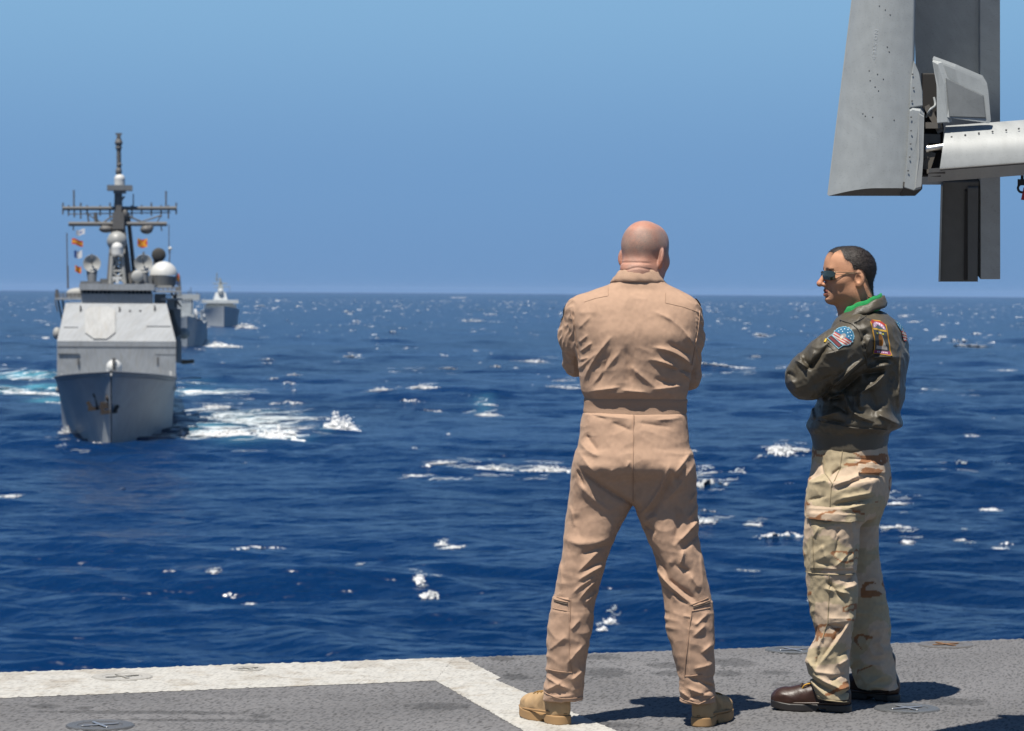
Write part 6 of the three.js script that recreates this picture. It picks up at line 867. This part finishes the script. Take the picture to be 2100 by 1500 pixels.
  // fold hinge: a near-black well with a bright pin
  { slab([[1890, 150, -.02], [1922, 150, -.02], [1936, 262, -.02], [1930, 362, -.02], [1888, 362, -.02]], .03, M.nearBlack, 'hinge_well');
    const h = mesh('hinge_arm', join([box(.02, .10, .05, 0, 0, 0, 0, 0, .5).translate(...loc(1915, 245, .0).toArray()), box(.05, .02, .05).translate(...loc(1914, 258, .02).toArray()), box(.03, .06, .04, 0, 0, 0, 0, 0, -.3).translate(...loc(1905, 330, 0).toArray()), box(.06, .014, .05).translate(...loc(1920, 352, .02).toArray()), box(.02, .08, .03).translate(...loc(1898, 300, .01).toArray()), box(.045, .03, .04).translate(...loc(1915, 285, -.005).toArray())]), skin(.14, .125, .11, .6), tail);
    mesh('hinge_pin', join([bar(loc(1899, 306, .02), loc(1936, 300, .02), .011, .011, 12), bar(loc(1899, 306, .02), loc(1904, 305, .02), .014, .014, 12)]), M.steel, tail); mesh('hydraulic_line', new THREE.TubeGeometry(new THREE.CatmullRomCurve3([loc(1900, 240, .01), loc(1908, 225, .03), loc(1918, 216, .01), loc(1916, 200, 0)]), 20, .004, 6), M.pale, tail); }
  // fixed inner half running out to the right
  { const A = [[.0, -.16], [.03, -.06], [.05, .02], [.045, .075], [.028, .10], [-.005, .112]], E = [];
    const prof = [[262, -.22], [258, -.12], [262, -.02], [275, .05], [298, .085], [322, .098], [346, .100]], under = [[346, .1], [352, .07], [362, -.02], [374, -.14], [372, -.24]];
    const run = (P, mat, name, du = 0) => mesh(name, grid(9, P.length, (i, j) => { const a = i / 8, [v, z] = P[j], u = lerp(1940 - (v - 258) * .14 + du, 2420, a), p = loc(u, v - a * 36 * (480 - du) / 480, z); return [p.x, p.y, p.z, p.x, p.y]; }), mat, tail);
    const arm = run(prof, M.white, 'inner_panel'); run(under, M.white, 'inner_panel_underside', -22);
    const e = prof.map(([v, z]) => loc(1940 - (v - 258) * .14, v, z)), c = loc(1945, 310, -.06), tri = []; for (let i = 0; i < e.length - 1; i++) tri.push(c, e[i], e[i + 1]); const g = new THREE.BufferGeometry().setFromPoints(tri); g.setAttribute('uv', new THREE.Float32BufferAttribute(tri.flatMap((p) => [p.x, p.y]), 2)); g.computeVertexNormals(); mesh('end_rib', g, M.dark, arm);
    mesh('rivet', dots([[1952, 281, .062], [1980, 277, .062], [2008, 273, .062], [2036, 270, .062], [2064, 267, .062], [2090, 264, .062]], .0035), M.rivet, arm);
    mesh('edge_lip', bar(loc(1928, 348, .101), loc(2400, 312, .101), .004, .004, 6), M.dark, arm); }
  mesh('tie_down_ring', join([new THREE.TorusGeometry(.014, .004, 8, 16).translate(...loc(2097, 386, .02).toArray()), box(.03, .02, .02).translate(...loc(2097, 374, .02).toArray()), bar(loc(2097, 360, .02), loc(2097, 376, .02), .005)]), M.nearBlack, tail);
  { const p = tail.localToWorld(loc(2104, 396, .02)), s = new THREE.Shape([[-.012, .016], [.012, .02], [.012, -.022], [-.008, -.026]].map((a) => new THREE.Vector2(...a))), r = mesh('red_streamer', new THREE.ExtrudeGeometry(s, { depth: .002, bevelEnabled: false }), std(rgb(.5, .03, .03), .8), null); r.position.copy(p); r.rotation.z = -.3; tag(r, 'red warning streamer hanging at the right edge of the frame below the tail', 'streamer'); }
}
// ---------------------------------------------------------------- tie-down sockets let into the deck
{
  const list = [['tie-down socket under white paint near the left end of the painted line', 250, 1390, 'white'], ['rust-stained tie-down socket at the far right deck edge', 1940, 1324, 'rust'], ['worn metal tie-down socket right of the brown boots', 1860, 1455, 'steel'], ['dull metal tie-down socket between the two men by the deck edge', 1627, 1335, 'steel'], ['dark tie-down socket with a bright bar at the lower left corner', 205, 1490, 'dark'], ['rust-spotted painted socket in the middle of the white line', 508, 1373.5, 'white']];
  for (const [label, u, v, kind] of list) {
    const p = onPlane(u, v, 0), t = thing('tie_down_socket', label, 'deck socket', V(p.x, .0052, p.z), .3); t.userData.group = 'tie-down sockets in the deck';
    const R = kind === 'white' && u > 400 ? .075 : .125, base = { white: [.45, .43, .39], rust: [.165, .152, .14], steel: [.165, .168, .17], dark: [.12, .12, .122] }[kind];
    const m = new THREE.MeshStandardMaterial({ color: rgb(...base), roughness: kind === 'white' ? .8 : .5, metalness: kind === 'steel' ? .35 : 0, bumpMap: creaseBump, bumpScale: .004 });
    mesh('rim', new THREE.LatheGeometry([[R * .62, -.004], [R * .66, .0006], [R * .96, .0012], [R, -.004]].map((a) => new THREE.Vector2(...a)), 40), m, t);
    mesh('cup', new THREE.LatheGeometry([[0, -.0035], [R * .4, -.003], [R * .63, -.001]].map((a) => new THREE.Vector2(...a)), 32), new THREE.MeshStandardMaterial({ color: rgb(...base.map((c) => c * (kind === 'white' ? .96 : .85))), roughness: .55, metalness: kind === 'steel' ? .4 : 0 }), t);
    const bm = kind === 'rust' ? std(rgb(.20, .10, .04), .9) : kind === 'steel' || kind === 'dark' ? new THREE.MeshStandardMaterial({ color: rgb(.4, .4, .4), metalness: .8, roughness: .38 }) : m;
    mesh('cross_bar', join([0, 1].map((k) => new THREE.CapsuleGeometry(.007, R * 1.05, 4, 8).rotateZ(Math.PI / 2).rotateY(k * Math.PI / 2 + .2).scale(1, .35, 1).translate(0, .0012, 0))), bm, t);
  }
}
// ---------------------------------------------------------------- thin sea haze
scene.fog = new THREE.FogExp2(new THREE.Color().setRGB(.50, .68, 1.0), 0.000013);
// non-metal base colours scaled down, froth less, to weaken bounce and deepen shade
{
  const seen = new Set();
  scene.traverse((o) => { for (const m of o.isMesh ? [].concat(o.material) : []) if (!seen.has(m)) { seen.add(m); if (m.metalness < .5) m.color.multiplyScalar(m === foamMat ? .88 : .69); } });
}
renderer.render(scene, camera);
